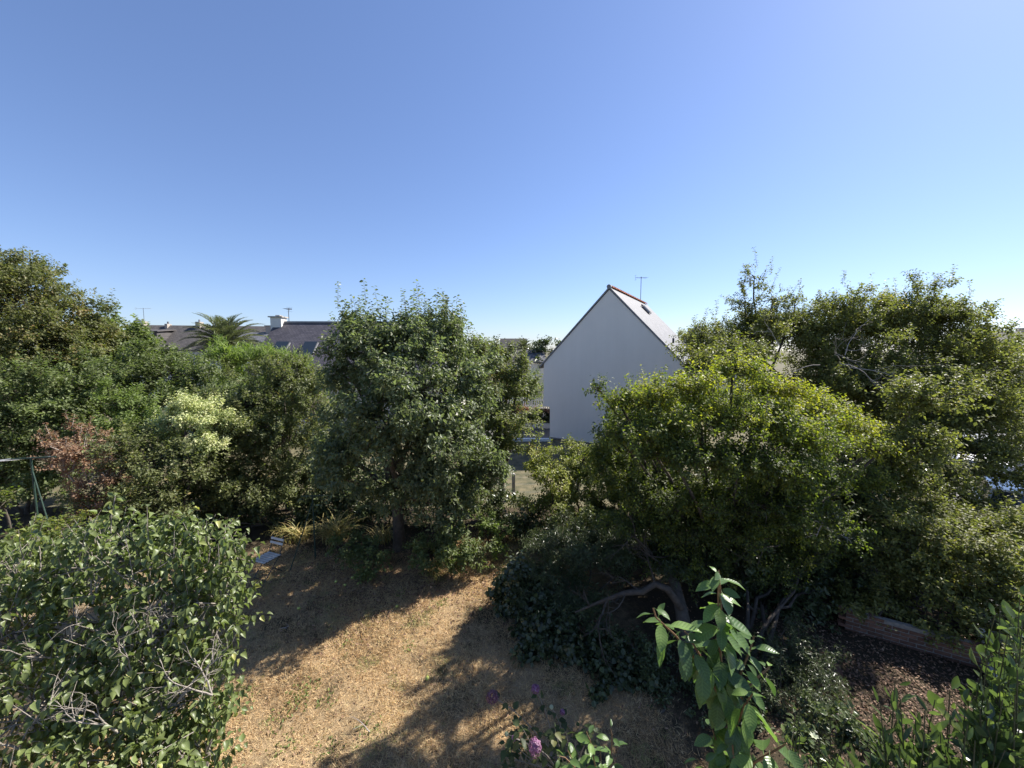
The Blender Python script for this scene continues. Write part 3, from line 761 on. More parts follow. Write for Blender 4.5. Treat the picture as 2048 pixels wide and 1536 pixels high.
# -- lane side: low wall, white pickets, kerb
g = Geo(); box(g, -9, 6.6, 26.7, 26.95, 0, .34); tag(geo_obj('garden_wall', g, M['white_wall']), 'low white wall along the lane left of the gable', 'wall')
g = Geo(); box(g, -9, 2.35, 22.9, 23.15, -.02, .14); tag(geo_obj('edging_kerb', g, M['white_paint']), 'white kerb strip between lane and green verge', 'kerb')
Fc = root('picket_fence', 'white picket fence beyond the lane beside the white gable', 'fence', (-2.5, 31, 0))
g = Geo(); bar(g, [0, 0, .95], [6, 0, .95], .05); bar(g, [0, 0, 1.45], [6, 0, 1.45], .05); geo_obj('rail', g, M['white_paint'], Fc)
g = Geo(); prism(g, [[0, 0, .8], [.09, 0, .8], [.09, 0, 1.6], [.045, 0, 1.68], [0, 0, 1.6]], [0, .025, 0]); pk = g.mesh('picket', M['white_paint'])
for k in range(34):
    o = link('picket', pk, Fc); o.location = (k * .178, -.05, 0)
g = Geo(); box(g, 0, 6, 0, .15, -.1, .8); geo_obj('plinth', g, M['white_wall'], Fc)
#@@PLANTS
# ------------------------------------------------------------------ trees and shrubs
def gp(px, d):
    p = P(px, 700, d); return (p[0], p[1], 0)

tree('oak_tree', 'tall olive brown tree at the far left edge above the hedge', 'tree', gp(-20, 15.2),
     [(20, 605, 15.2, 105, 90), (-90, 640, 15, 140, 130), (115, 680, 15, 85, 70), (0, 740, 14.6, 130, 90), (178, 655, 15.8, 48, 40), (50, 548, 15.6, 50, 36), (120, 740, 15, 90, 60), (-20, 560, 15.6, 70, 55)],
     'leaf_oak', leaf=.09, dens=310, clump=.42, fork=3.0, r0=.22, seed=1, tint_shift=.1, fill=.45, shoots=60, shoot_len=.45)
tree('sycamore_tree', 'rounded green tree behind the hedge, left of the terrace roof', 'tree', gp(250, 18),
     [(232, 668, 18, 50, 38), (285, 700, 18, 50, 34), (230, 730, 17.6, 80, 50), (320, 722, 18, 40, 28)], 'leaf_mid', leaf=.12, tmpl=ROUND, dens=150, clump=.45, fork=2.5, r0=.16, seed=2)
tree('laurel_bush', 'dark glossy bush at the left edge below the tall tree', 'bush', gp(40, 12.6),
     [(50, 800, 12.6, 110, 75), (-30, 860, 12, 90, 80), (150, 800, 12.8, 80, 60), (130, 860, 12.4, 90, 55), (30, 880, 12, 90, 45), (10, 945, 12.2, 90, 40), (110, 950, 12, 60, 40)], 'leaf_mid', leaf=.085, dens=330, clump=.36, nstems=4, fork=.4, r0=.09, seed=3)
tree('fig_tree', 'broad green tree below the terrace roof and palm', 'tree', gp(370, 15),
     [(350, 760, 15, 85, 52), (415, 790, 14.8, 70, 44), (280, 780, 14.6, 80, 56), (360, 735, 15.6, 50, 26), (240, 745, 15.4, 60, 40), (450, 830, 14, 60, 60), (190, 810, 14, 70, 50), (560, 810, 14.6, 90, 56), (645, 820, 14.6, 50, 70)], 'leaf_mid', leaf=.095, dens=270, clump=.38, fork=1.5, r0=.15, seed=4)
tree('privet_bush', 'bright green upright bush between dark bush and cream flowering shrub', 'bush', gp(270, 12),
     [(262, 815, 12, 50, 42), (300, 850, 11.8, 50, 40), (240, 865, 11.6, 50, 36)], 'leaf_bright', leaf=.07, dens=420, clump=.26, nstems=4, fork=.4, r0=.06, seed=5, upb=.9)
tree('variegated_shrub', 'cream and pale green shrub in the middle of the left hedge', 'bush', gp(390, 11.6),
     [(385, 822, 11.2, 50, 30), (430, 845, 11, 42, 28), (345, 850, 11, 42, 26), (405, 885, 10.8, 48, 26)], 'leaf_pale', leaf=.055, dens=1000, clump=.24, nstems=4, fork=.4, r0=.05, seed=6, upb=.8)
tree('withered_shrub', 'reddish brown dried shrub beside the clothes line post', 'bush', gp(175, 9.6),
     [(165, 905, 9.6, 55, 42, .6, .8), (205, 950, 9.5, 45, 42, .5), (125, 915, 9.6, 38, 32, .4, .6), (190, 1010, 9.3, 40, 38, .5, .8)], 'leaf_brown', leaf=.055, dens=560, clump=.20, nstems=6, fork=.3, r0=.04, seed=7, bark='dead_wood', upb=.7, shoots=30, shoot_len=.4)
tree('elder_shrub', 'grey green leafy shrub right of the reddish dried shrub', 'bush', gp(320, 10.2),
     [(310, 925, 10.2, 80, 52), (270, 890, 10.4, 50, 36), (380, 950, 10.2, 60, 50), (300, 1000, 9.8, 90, 45), (240, 990, 9.8, 60, 40)], 'leaf_olive', leaf=.065, dens=430, clump=.28, nstems=5, fork=.4, r0=.05, seed=8, shoots=40, shoot_len=.4)
tree('plum_tree', 'loose yellow green tree left of the apple tree', 'tree', gp(560, 12.8),
     [(500, 805, 12.8, 75, 50), (585, 765, 13, 75, 45), (470, 880, 12.4, 70, 65), (560, 870, 12.4, 90, 75), (520, 970, 12.2, 110, 55), (625, 820, 12.4, 50, 70), (560, 730, 13.2, 45, 20), (640, 925, 12.4, 64, 50), (430, 960, 12, 60, 50)],
     'leaf_olive', leaf=.072, dens=400, clump=.30, fork=1.2, r0=.08, seed=9, shoots=90, shoot_len=.5)
tree('conifer_hedge', 'bright green clipped conifer hedge below the palm', 'hedge', gp(490, 22.5),
     [(462, 720, 20.5, 40, 24, 1.6), (515, 718, 20.5, 48, 22, 1.6), (570, 730, 22.5, 40, 22, 1.6), (500, 770, 22.5, 80, 40, 1.6)], 'leaf_conifer', leaf=.22, tmpl=NARROW, dens=150, clump=.42, nstems=3, fork=.6, r0=.12, seed=10, upb=1.2, flat=.2, droop=-.5, spread=.3)
APL = [(790, 700, 9.9, 105, 72), (725, 665, 10.2, 48, 38), (865, 675, 10, 72, 54), (700, 735, 9.8, 60, 55), (830, 785, 9.0, 125, 70), (770, 865, 8.9, 105, 75), (935, 755, 10, 60, 65), (905, 870, 9.4, 100, 75), (870, 945, 9.2, 85, 42), (690, 900, 9.8, 70, 75), (965, 930, 9.7, 45, 60), (900, 1000, 9.8, 70, 44), (775, 975, 10.2, 60, 32), (665, 940, 10.4, 50, 36)]
tips = [(676, 562, 10.4), (727, 556, 10.2), (748, 572, 10.1), (768, 590, 10), (705, 590, 10.3), (832, 558, 10), (806, 580, 10), (843, 572, 10.1), (870, 590, 10), (884, 578, 10.2), (893, 596, 10), (662, 624, 10.3), (690, 600, 10.3), (780, 598, 10.1), (815, 600, 10), (858, 600, 10), (740, 600, 10), (902, 625, 10), (940, 640, 10), (948, 655, 10)]
rt_ = np.random.default_rng(4)
tips += [(rt_.uniform(672, 935), rt_.uniform(572, 650), rt_.uniform(9.4, 10.5)) for _ in range(46)]
AT = tree('apple_tree', 'large apple tree with upright shoots in the middle of the garden', 'tree', G(800, 1100),
     APL, 'leaf_apple', leaf=.082, tmpl=OVAL, dens=420, clump=.33, fork=1.7, r0=.15, seed=11, shoots=20, shoot_len=.85, shoot_px=tips, upb=.3, droop=.4)
tree('pear_tree', 'lighter green tree between the apple tree and white gable', 'tree', gp(1000, 12.4),
     [(985, 745, 12.6, 60, 45), (1035, 775, 12.4, 38, 48), (1000, 835, 12, 70, 55), (1000, 885, 11.8, 36, 34), (955, 712, 12.8, 38, 28), (1012, 712, 12.8, 22, 26), (960, 930, 11.6, 50, 50), (930, 990, 11.2, 52, 42)],
     'leaf_olive', leaf=.08, dens=430, clump=.28, fork=1.6, r0=.10, seed=12, shoots=50, shoot_len=.4, tint_shift=.1)
tree('hawthorn_tree', 'yellow green spreading tree in front of the white gable', 'tree', G(1440, 1175),
     [(1235, 800, 7.1, 34, 22, .5, .8, .1), (1225, 860, 7.0, 34, 26, .5, .7), (1300, 800, 7.0, 60, 24, 0, 1, .30), (1385, 772, 6.8, 60, 24, 0, 1, .30), (1465, 738, 7.0, 60, 28, 0, 1, .30), (1545, 778, 7.2, 68, 24, 0, 1, .30), (1625, 820, 8.2, 64, 22, 0, 1, .30), (1700, 858, 8.2, 54, 20, 0, 1, .30), (1745, 888, 8.2, 30, 13, 0, 1, .30),  # top lobes tinted yellower: sunlight on the crown put into the leaf colour
      (1400, 835, 6.6, 100, 28, 0, 1, .1), (1510, 845, 6.8, 110, 28, 0, 1, .08), (1620, 885, 7.8, 90, 26, 0, 1, .1), (1290, 865, 6.7, 70, 28), (1350, 910, 6.4, 90, 30, 0, 1, -.16), (1480, 920, 6.7, 120, 34, 0, 1, -.16), (1610, 950, 7.8, 100, 30, 0, 1, -.16), (1560, 1000, 7.8, 90, 30, 0, 1, -.16), (1420, 985, 7.5, 110, 34, 0, 1, -.16), (1300, 970, 7.7, 70, 40, 0, 1, -.16), (1430, 1050, 7.9, 140, 36, 0, 1, -.16), (1600, 1050, 8.6, 120, 40, 0, 1, -.16), (1280, 1040, 8.2, 70, 36, 0, 1, -.16), (1380, 1115, 8.2, 100, 30, 0, 1, -.16), (1715, 955, 8.8, 50, 40, 0, .8), (1540, 1110, 8.4, 100, 30, 0, 1, -.16), (1330, 990, 7.5, 80, 42, 0, 1, -.16), (1450, 1005, 7.6, 110, 44, 0, 1, -.16), (1580, 1010, 7.8, 100, 44, 0, 1, -.16), (1235, 880, 8.8, 45, 45, .6), (1285, 815, 9.2, 50, 30, .6), (1400, 810, 9.0, 90, 36), (1520, 815, 9.2, 100, 36), (1340, 900, 8.8, 80, 44, 0, 1, -.16), (1250, 960, 8.4, 50, 40, .6), (1270, 850, 7.9, 50, 40), (1210, 918, 8.9, 38, 34, .6), (1310, 800, 8.0, 45, 30, 0, 1, .2), (1600, 875, 7.2, 80, 34), (1560, 935, 7.0, 80, 34, 0, 1, -.12), (1760, 905, 8.0, 26, 12, 0, 1, .3), (1195, 775, 7.2, 16, 18, .3, .6)],  # negative tint darkens the lower lobes: crown shade painted into the leaves
     'leaf_yellow', leaf=.050, dens=700, clump=.24, fork=1.0, r0=.055, seed=13, fill=.6, spread=.65, shoots=240, shoot_len=.5, tint_shift=.04)
tree('elm_tree', 'big dense dark tree with bare branches at upper right', 'tree', gp(1750, 13.5),
     [(1420, 690, 14, 60, 42), (1490, 680, 14, 70, 50), (1600, 665, 14, 90, 56), (1715, 650, 13.8, 95, 60), (1840, 640, 13.6, 95, 60), (1915, 705, 13.2, 85, 75), (2020, 785, 12.8, 100, 70), (1400, 735, 11.5, 55, 36), (1460, 715, 12.2, 60, 40), (1850, 800, 8.8, 60, 44, .8), (1835, 885, 8.8, 45, 45, .8), (1990, 905, 10.4, 70, 46, .9, .55), (1900, 965, 10.0, 60, 34, .8, .55), (2040, 960, 10.2, 50, 40, .8, .5), (1790, 950, 9.4, 60, 45, .8), (1800, 770, 12.6, 130, 80), (1660, 760, 13, 110, 70), (1900, 830, 12, 110, 60, 0, .75), (2060, 830, 12, 90, 60, 0, .7), (1770, 890, 11.8, 95, 75), (1860, 960, 11.2, 70, 60, 0, .6), (2010, 900, 11.6, 60, 40, 0, .35), (1930, 1010, 11, 70, 40, 0, .5), (1975, 715, 13.4, 50, 34)],
     'leaf_hawthorn', leaf=.072, dens=420, clump=.36, fork=2.6, r0=.24, seed=14, shoots=260, shoot_len=.6, spread=.7, tint_shift=.1, fill=.9, shoot_px=[(1415, 615, 13.8), (1434, 600, 13.8), (1688, 540, 13.6), (1750, 570, 13.6), (1790, 555, 13.6), (1836, 550, 13.6), (1880, 552, 13.6), (1905, 535, 13.5), (1940, 560, 13.5), (1965, 605, 13.5), (1640, 580, 13.6)])
tree('birch_sapling', 'thin airy sapling rising above the big tree on the right', 'tree', gp(1520, 13.6),
     [(1508, 560, 13.6, 20, 40, .4, .7), (1545, 600, 13.6, 32, 32, .5, .7), (1490, 610, 13.6, 30, 30, .5, .7), (1590, 610, 13.7, 26, 18, .4, .5), (1520, 640, 13.6, 50, 30, .7)],
     'leaf_hawthorn', leaf=.065, dens=280, clump=.26, fork=3.5, r0=.07, seed=15, shoots=26, shoot_len=.6, tint_shift=.1,
     shoot_px=[(1508, 494, 13.6), (1545, 512, 13.6), (1560, 535, 13.6), (1535, 530, 13.6), (1495, 530, 13.6), (1600, 560, 13.6), (1470, 585, 13.6)])
tree('pittosporum_bush', 'rounded yellow green bush right of the concrete fence post', 'bush', gp(1150, 11.4),
     [(1105, 945, 11.2, 52, 42, 0, 1, .15), (1165, 920, 11.8, 60, 32), (1230, 950, 11.2, 80, 55), (1125, 1010, 10.8, 70, 45, 0, 1, .1), (1290, 1000, 10.6, 80, 60), (1200, 1030, 10.4, 80, 45), (1300, 920, 11.4, 60, 40)],
     'leaf_pitto', leaf=.07, dens=520, clump=.27, nstems=5, fork=.5, r0=.07, seed=16, upb=.8)
tree('rosemary_bush', 'dark green low bush beside the dry lawn below the yellow green bush', 'bush', G(1160, 1235),
     [(1110, 1095, 9.0, 80, 42), (1190, 1100, 8.8, 90, 50), (1290, 1090, 8.8, 90, 45), (1400, 1100, 9.0, 90, 50), (1085, 1160, 8.6, 60, 52), (1150, 1210, 8.0, 80, 62), (1080, 1220, 7.9, 60, 50)],
     'leaf_dark', leaf=.075, tmpl=NARROW, dens=900, clump=.26, nstems=6, fork=.3, r0=.05, seed=17, upb=.7)
tree('ivy_mound', 'glossy ivy mound at the right edge of the dry lawn', 'ivy', G(1075, 1275),
     [(1045, 1190, 8.1, 42, 58), (1080, 1250, 7.5, 60, 42), (1130, 1285, 7.2, 60, 36), (1190, 1300, 7.1, 60, 26), (1230, 1345, 6.6, 60, 22)], 'leaf_ivy', leaf=.075, tmpl=ROUND, dens=1100, clump=.22, nstems=4, fork=.2, r0=.03, seed=18, flat=.2, droop=.7, crownname='foliage')
tree('shade_shrub', 'dark bush in deep shade behind the young cherry tree', 'bush', G(1500, 1330),
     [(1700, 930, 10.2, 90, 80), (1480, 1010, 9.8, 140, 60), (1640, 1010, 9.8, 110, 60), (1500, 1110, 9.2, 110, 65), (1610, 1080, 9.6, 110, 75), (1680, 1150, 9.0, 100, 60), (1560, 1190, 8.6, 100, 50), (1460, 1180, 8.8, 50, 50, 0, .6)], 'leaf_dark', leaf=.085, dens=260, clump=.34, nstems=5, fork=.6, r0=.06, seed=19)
tree('blackthorn_bush', 'sunlit spreading bush over the brick wall on the right', 'bush', G(1900, 1260),
     [(1790, 1065, 8.2, 90, 44), (1880, 1090, 7.9, 90, 46), (1960, 1120, 7.6, 90, 50), (1850, 1140, 7.8, 80, 40), (1770, 1215, 7.5, 60, 24, .3, .9), (1880, 1262, 7.0, 60, 20, .3, .7), (1850, 1025, 9.2, 90, 30, .9), (1950, 1045, 8.8, 90, 30, .9, .8), (1740, 1020, 9.4, 60, 36, .9), (2050, 1080, 8, 70, 60), (1760, 1120, 8.2, 60, 36), (1930, 1060, 8.6, 60, 30, 0, .7), (1980, 1180, 7.2, 80, 42), (2060, 1170, 7.2, 70, 60), (1900, 1180, 7.5, 60, 26), (1720, 1190, 8.2, 70, 40, 0, .8), (2000, 1250, 6.7, 60, 55), (2045, 1190, 6.9, 50, 60), (2060, 1330, 6.2, 40, 50)],
     'leaf_hawthorn', leaf=.06, dens=600, clump=.27, nstems=5, fork=.8, r0=.07, seed=20, shoots=60, shoot_len=.4, tint_shift=.12)
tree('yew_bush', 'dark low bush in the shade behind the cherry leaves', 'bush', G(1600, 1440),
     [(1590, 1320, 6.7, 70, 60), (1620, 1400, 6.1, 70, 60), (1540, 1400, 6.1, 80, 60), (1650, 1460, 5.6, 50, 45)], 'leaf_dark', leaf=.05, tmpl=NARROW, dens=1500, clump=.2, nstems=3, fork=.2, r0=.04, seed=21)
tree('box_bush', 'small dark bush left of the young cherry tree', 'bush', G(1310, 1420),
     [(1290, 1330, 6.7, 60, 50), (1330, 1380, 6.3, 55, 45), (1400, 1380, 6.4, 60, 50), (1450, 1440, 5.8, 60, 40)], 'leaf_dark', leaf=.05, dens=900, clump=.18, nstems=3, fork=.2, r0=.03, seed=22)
tree('dark_tree', 'round dark green tree beyond the lane, left of the white gable', 'tree', gp(1085, 38),
     [(1092, 690, 38, 22, 18), (1085, 730, 38, 30, 30), (1075, 705, 38, 22, 16)], 'leaf_dark', leaf=.22, dens=60, clump=.6, fork=3, r0=.2, seed=23)
tree('lane_hedge', 'dark green hedge behind the low white wall of the lane', 'hedge', (1.0, 27.8, 0),
     [(1040, 838, 27.6, 40, 20, .6), (1085, 838, 27.6, 40, 20, .6), (980, 838, 27.6, 50, 20, .6)], 'leaf_dark', leaf=.12, dens=220, clump=.3, nstems=3, fork=.3, r0=.05, seed=24)
tree('creeper', 'orange brown creeper on top of the lane hedge', 'creeper', (1.2, 27.6, 0),
     [(1070, 822, 27.4, 38, 5, .4), (1030, 818, 27.4, 30, 5, .4)], 'leaf_brown', leaf=.09, dens=420, clump=.22, nstems=1, fork=.3, r0=.03, seed=25)
tree('far_tree', 'distant tree on the skyline left of the apple tree shoots', 'tree', gp(640, 60), [(640, 700, 60, 80, 20), (560, 705, 62, 60, 16)], 'leaf_dark', leaf=.35, dens=20, clump=1.0, fork=3, r0=.3, seed=26)
tree('far_tree', 'distant trees between apple tree and small grey roofed house', 'tree', gp(970, 55), [(965, 700, 55, 50, 20), (1025, 715, 52, 50, 22), (1060, 760, 44, 40, 40)], 'leaf_dark', leaf=.30, dens=24, clump=.9, fork=3, r0=.3, seed=27)
tree('lane_bush', 'green bushes across the lane left of the white gable', 'bush', gp(1050, 34), [(1050, 775, 34, 40, 35), (1010, 790, 33, 40, 40)], 'leaf_mid', leaf=.16, dens=110, clump=.5, nstems=3, fork=1, r0=.1, seed=28)
tree('street_tree', 'distant tree across the street at the right edge', 'tree', gp(2000, 36), [(1960, 715, 36, 60, 30), (2060, 715, 36, 70, 34)], 'leaf_olive', leaf=.25, dens=30, clump=.6, fork=3, r0=.2, seed=30)
# undergrowth in the shade under the trees
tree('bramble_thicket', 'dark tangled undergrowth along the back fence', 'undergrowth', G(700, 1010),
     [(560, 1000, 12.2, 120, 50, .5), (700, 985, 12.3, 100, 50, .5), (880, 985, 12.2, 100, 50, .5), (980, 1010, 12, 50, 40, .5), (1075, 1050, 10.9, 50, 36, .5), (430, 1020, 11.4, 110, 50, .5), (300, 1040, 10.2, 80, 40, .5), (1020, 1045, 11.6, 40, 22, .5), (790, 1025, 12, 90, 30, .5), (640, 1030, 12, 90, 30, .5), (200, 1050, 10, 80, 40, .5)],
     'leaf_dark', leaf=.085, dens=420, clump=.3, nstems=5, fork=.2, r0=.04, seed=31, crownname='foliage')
tree('nettle_patch', 'leafy green plants at the foot of the apple tree', 'undergrowth', G(900, 1130),
     [(900, 1085, 9.4, 50, 38), (860, 1110, 9.4, 45, 30), (935, 1115, 9.2, 30, 28)], 'leaf_mid', leaf=.07, dens=520, clump=.17, nstems=8, fork=.15, r0=.012, seed=32, upb=.9, crownname='foliage')
tree('nettle_patch', 'light green weeds in the sun below the fence post', 'undergrowth', G(985, 1075),
     [(975, 1052, 10.2, 24, 14), (1010, 1060, 10.0, 20, 14), (1000, 1100, 9.8, 16, 8)], 'leaf_bright', leaf=.07, dens=420, clump=.13, nstems=8, fork=.1, r0=.01, seed=33, upb=.9, crownname='foliage')
tree('herb_patch', 'low green herbs left of the apple trunk', 'undergrowth', G(710, 1140),
     [(700, 1095, 9.6, 40, 24), (745, 1110, 9.5, 40, 22), (730, 1150, 9.0, 26, 12)], 'leaf_mid', leaf=.06, dens=420, clump=.15, nstems=8, fork=.1, r0=.01, seed=34, upb=.8, crownname='foliage')
tree('ground_shrub', 'small yellow green shrub left edge behind the lilac', 'bush', gp(5, 7.4), [(5, 1010, 7.4, 36, 40, .4), (120, 1060, 7.6, 60, 30, .5), (60, 1110, 7, 60, 40, .5)], 'leaf_yellow', leaf=.05, dens=500, clump=.18, nstems=5, fork=.3, r0=.02, seed=35)
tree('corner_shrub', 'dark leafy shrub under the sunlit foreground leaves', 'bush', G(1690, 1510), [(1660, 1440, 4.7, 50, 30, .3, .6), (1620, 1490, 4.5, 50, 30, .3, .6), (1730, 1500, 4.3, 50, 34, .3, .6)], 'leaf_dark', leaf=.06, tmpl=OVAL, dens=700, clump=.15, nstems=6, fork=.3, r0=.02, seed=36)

# apples on the apple tree and fallen ones
M['apple'] = rough_mat('apple_skin', (.34, .40, .08), (.50, .50, .14), 20, .4, 0, spec=.5)
def ball_mesh(name, r, mat, seg=10, rings=7):
    g = Geo(); V = []
    for i in range(rings + 1):
        th = math.pi * i / rings; rr = math.sin(th) * (1 + .08 * math.cos(th)); z = math.cos(th) * .88 - .16 * math.exp(-8 * (1 - abs(math.cos(th)))) * (1 if math.cos(th) > 0 else -.6)
        for j in range(seg): V.append([r * rr * math.cos(2 * math.pi * j / seg), r * rr * math.sin(2 * math.pi * j / seg), r * z])
    i = np.arange(rings)[:, None] * seg; j = np.arange(seg)[None]; k = (j + 1) % seg
    g.add(V, np.stack([i + j, i + seg + j, i + seg + k, i + k], -1).reshape(-1, 4)); return g.mesh(name, mat, True)
apple_me = ball_mesh('apple', .036, M['apple'])
ab = np.array(AT.location)
for k, (px, py, d) in enumerate([(735, 880, 8.3), (745, 905, 8.3), (772, 842, 8.2), (880, 905, 8.6), (905, 800, 8.9), (650, 900, 9.1), (845, 960, 8.5), (700, 985, 8.8), (735, 975, 8.7), (760, 960, 8.6), (930, 930, 8.9), (860, 870, 8.3), (790, 745, 9.0), (800, 700, 9.2), (690, 830, 9.0), (915, 1000, 8.8)]):
    o = link('apple', apple_me, AT); o.location = P(px, py, d) - ab
apples = [(794, 1218, 'fallen yellow apple in the sun on the upper lawn'), (961, 1223, 'fallen yellow apple near the ivy mound'), (855, 1363, 'pale fallen apple at the shadow edge in mid lawn'),
          (741, 1163, 'fallen apple under herbs left of the apple trunk'), (690, 1175, 'fallen apple in shade in front of the herbs'), (705, 1160, 'fallen apple close beside the small herbs'), (598, 1222, 'tiny pale apple alone in the shaded lawn'), (770, 1145, 'fallen apple nearest the apple trunk'), (672, 1168, 'leftmost fallen apple of the shaded cluster'), (717, 1172, 'fallen apple in the middle of the shaded cluster')]
for (px, py, lb) in apples:
    p = G(px, py); o = link('fallen_apple', apple_me); o.location = (p[0], p[1], .06); tag(o, lb, 'apple', 'apples fallen on the lawn'); o.rotation_euler = (px, py, 0)

# bare dead branches in the big tree and under the shaded bushes
def dead_branch(label, starts, seed, mat='dead_wood', kids=(1, 3), depth=3, name='dead_branch', bend=.25):
    r = np.random.default_rng(seed); p0 = np.array(P(*starts[0][0])); rt = root(name, label, 'branch', p0)
    for (a, b, rad) in starts:
        g = Geo()
        a, b = P(*a), P(*b)
        branching(g, a - p0, b - a, np.linalg.norm(b - a) * .75, rad, depth, r, 5, bend, kids)
        geo_obj('limb', g, M[mat], rt)
    return rt
dead_branch('bare grey branches in the middle of the big dark tree', [((1680, 720, 11.4), (1590, 690, 11.2), .014), ((1690, 710, 11.4), (1700, 630, 11.4), .012), ((1680, 728, 11.4), (1840, 750, 11.0), .016), ((1560, 690, 11.9), (1520, 640, 12), .012), ((1640, 730, 11.5), (1530, 700, 11.3), .012), ((1700, 735, 11.3), (1860, 775, 10.9), .012), ((1690, 700, 11.3), (1740, 690, 11.1), .010)], 3)
dead_branch('bare twigs poking out of the front of the yellow green tree', [((1500, 880, 7.8), (1420, 870, 7.6), .015), ((1560, 1050, 7.6), (1660, 1010, 7.4), .025), ((1620, 1020, 7.6), (1720, 1050, 7.4), .018), ((1500, 860, 7.8), (1540, 840, 7.7), .012)], 4)
dead_branch('tangle of dark dead twigs under the shaded bushes', [((1560, 1090, 8), (1480, 1100, 7.8), .02), ((1540, 1070, 8), (1620, 1060, 7.9), .02), ((1520, 1060, 8), (1480, 1040, 7.8), .015)], 5, 'bark')
# crooked trunk under the dark bushes
CT = root('crooked_tree', 'crooked bare trunk with a long low limb in the shade right of the lawn', 'tree', G(1385, 1330))
b = np.array(CT.location); g = Geo()
pts = [G(1385, 1330) - [0, 0, .1], P(1372, 1270, 6.9), P(1362, 1215, 7.3), P(1350, 1170, 7.7), P(1335, 1135, 8.1), P(1310, 1100, 8.4)]
tube(g, np.array(pts) - b, [.16, .13, .115, .10, .085, .05], 9)
geo_obj('trunk', g, M['bark'], CT, smooth=True)
g = Geo(); pts = [P(1362, 1215, 7.2), P(1335, 1178, 7.0), P(1310, 1168, 7.0), P(1285, 1184, 7.0), P(1250, 1186, 7.0), P(1215, 1198, 7.1), P(1180, 1212, 7.1), P(1150, 1225, 7.2)]
tube(g, np.array(pts) - b, [.07, .065, .055, .05, .045, .035, .025, .012], 8)
r_ = np.random.default_rng(12)
for k in (2, 3, 4, 5, 6): branching(g, pts[k] - b, r_.normal(size=3) * [1, .6, .7], .5, .018, 2, r_, 4)
branching(g, P(1215, 1198, 7.1) - b, P(1175, 1260, 6.9) - P(1215, 1198, 7.1), .8, .025, 2, r_, 5)
for q in ((1345, 1150, 7.9), (1330, 1130, 8.0), (1300, 1110, 8)): branching(g, P(*q) - b, np.array([-.8, -.1, .8]), .9, .03, 2, r_, 5)
geo_obj('limb', g, M['bark'], CT, smooth=True)

# ------------------------------------------------------------------ palms
def palm(label, px, py, d, flen, n, trunk_r, seed, sizes=1.0):
    r = np.random.default_rng(seed); top = P(px, py, d); rt = root('palm_tree', label, 'palm', (top[0], top[1], 0))
    g = Geo(); zz = np.linspace(-.1, top[2] - .1, 9); tube(g, np.stack([zz * 0, zz * 0, zz], 1), trunk_r * (1 + .06 * np.array([2, 0, 1, 0, 1, 0, 1, 0, 2])), 10)
    geo_obj('trunk', g, M['bark'], rt, smooth=True)
    for k in range(n):
        g = Geo(); az = k * 2.39996; el = R(88 - 88 * ((k + .5) / n) ** 1.0); L = flen * r.uniform(.85, 1.08)
        h = np.array([math.cos(az), math.sin(az), 0]); pts = [np.array([0, 0, 0.0])]; e = el
        m = 14
        for i in range(m):
            pts.append(pts[-1] + (h * math.cos(e) + UP * math.sin(e)) * L / m); e -= R(2.2 + 5.0 * (i / m)) * (1.1 if el > .3 else .9)
        pts = np.array(pts)
        tube(g, pts, np.linspace(.035, .006, m + 1), 4, .8)
        q = np.linspace(.12, 1, 44); pos = np.stack([np.interp(q * m, np.arange(m + 1), pts[:, i]) for i in range(3)], 1)
        tn = nrm(np.gradient(pos, axis=0)); sdv = nrm(np.cross(tn, UP)); un = np.cross(sdv, tn)
        for s in (-1, 1):
            ln = flen * .18 * np.clip(np.sin(np.pi * (q * .86 + .1)), .25, 1) * sizes
            fw = nrm(tn * .75 + s * sdv * .85 + un * .35 + r.normal(size=pos.shape) * .08)
            leaves(g, pos, fw, un + r.normal(size=pos.shape) * .2, ln, (np.array([[0, 0, 0], [-.07, .4, .02], [0, 1, -.06], [.07, .4, .02]]), np.array([[0, 3, 2], [0, 2, 1]])), np.clip(r.normal(size=len(q)) * .2 + .45 + (.3 if el < 0 else 0), 0, 1))
        o = geo_obj('frond', g, M['leaf_palm'], rt); o.location = (0, 0, top[2])
    return rt
palm('large feathery palm standing above the left hedge', 452, 692, 26, 2.7, 52, .32, 1)
palm('small distant palm behind the tree left of white gable', 1047, 698, 40, 1.45, 34, .2, 2)

# ------------------------------------------------------------------ near plants with separate leaves
def make_leaf_mesh(name, prof, rows, mat, seed, fold=.16, droop=.18, wave=.012):
    V, F, UV = grid_leaf(rows, prof, fold, droop, wave, seed)
    g = Geo(); st = np.array([[0, -.22, .0], [0, -.1, .0], [0, .0, .0]]); g.add(V, F)
    tube(g, st, .012, 3)
    me = g.mesh(name, mat, True)
    uvl = me.uv_layers.new(name='UVMap')
    li = np.zeros(len(me.loops), np.int32); me.loops.foreach_get('vertex_index', li)
    full = np.concatenate([UV, np.full((len(me.vertices) - len(UV), 2), .5)])
    uvl.data.foreach_set('uv', full[li].ravel().astype(np.float32))
    return me
cherry_prof = lambda t: .255 * math.sin(math.pi * min(1, t * .93 + .02) ** .82) ** .8 * (1 if t < .8 else (1 - t) / .2 * .75 + .25 * (t < .99)) + .002
lilac_prof = lambda t: (.37 * math.sin(math.pi * min(1, t * .98 + .015) ** .62) ** .9) * (1 - .25 * t) + .002
long_prof = lambda t: .13 * math.sin(math.pi * min(1, t * .98 + .01) ** .9) ** .9 + .002
oval_prof = lambda t: .24 * math.sin(math.pi * min(1, t * .98 + .01)) ** .7 + .002
def variants(name, prof, rows, mat, n=5, **kw): return [make_leaf_mesh(name, prof, rows, M[mat], k, **kw) for k in range(n)]
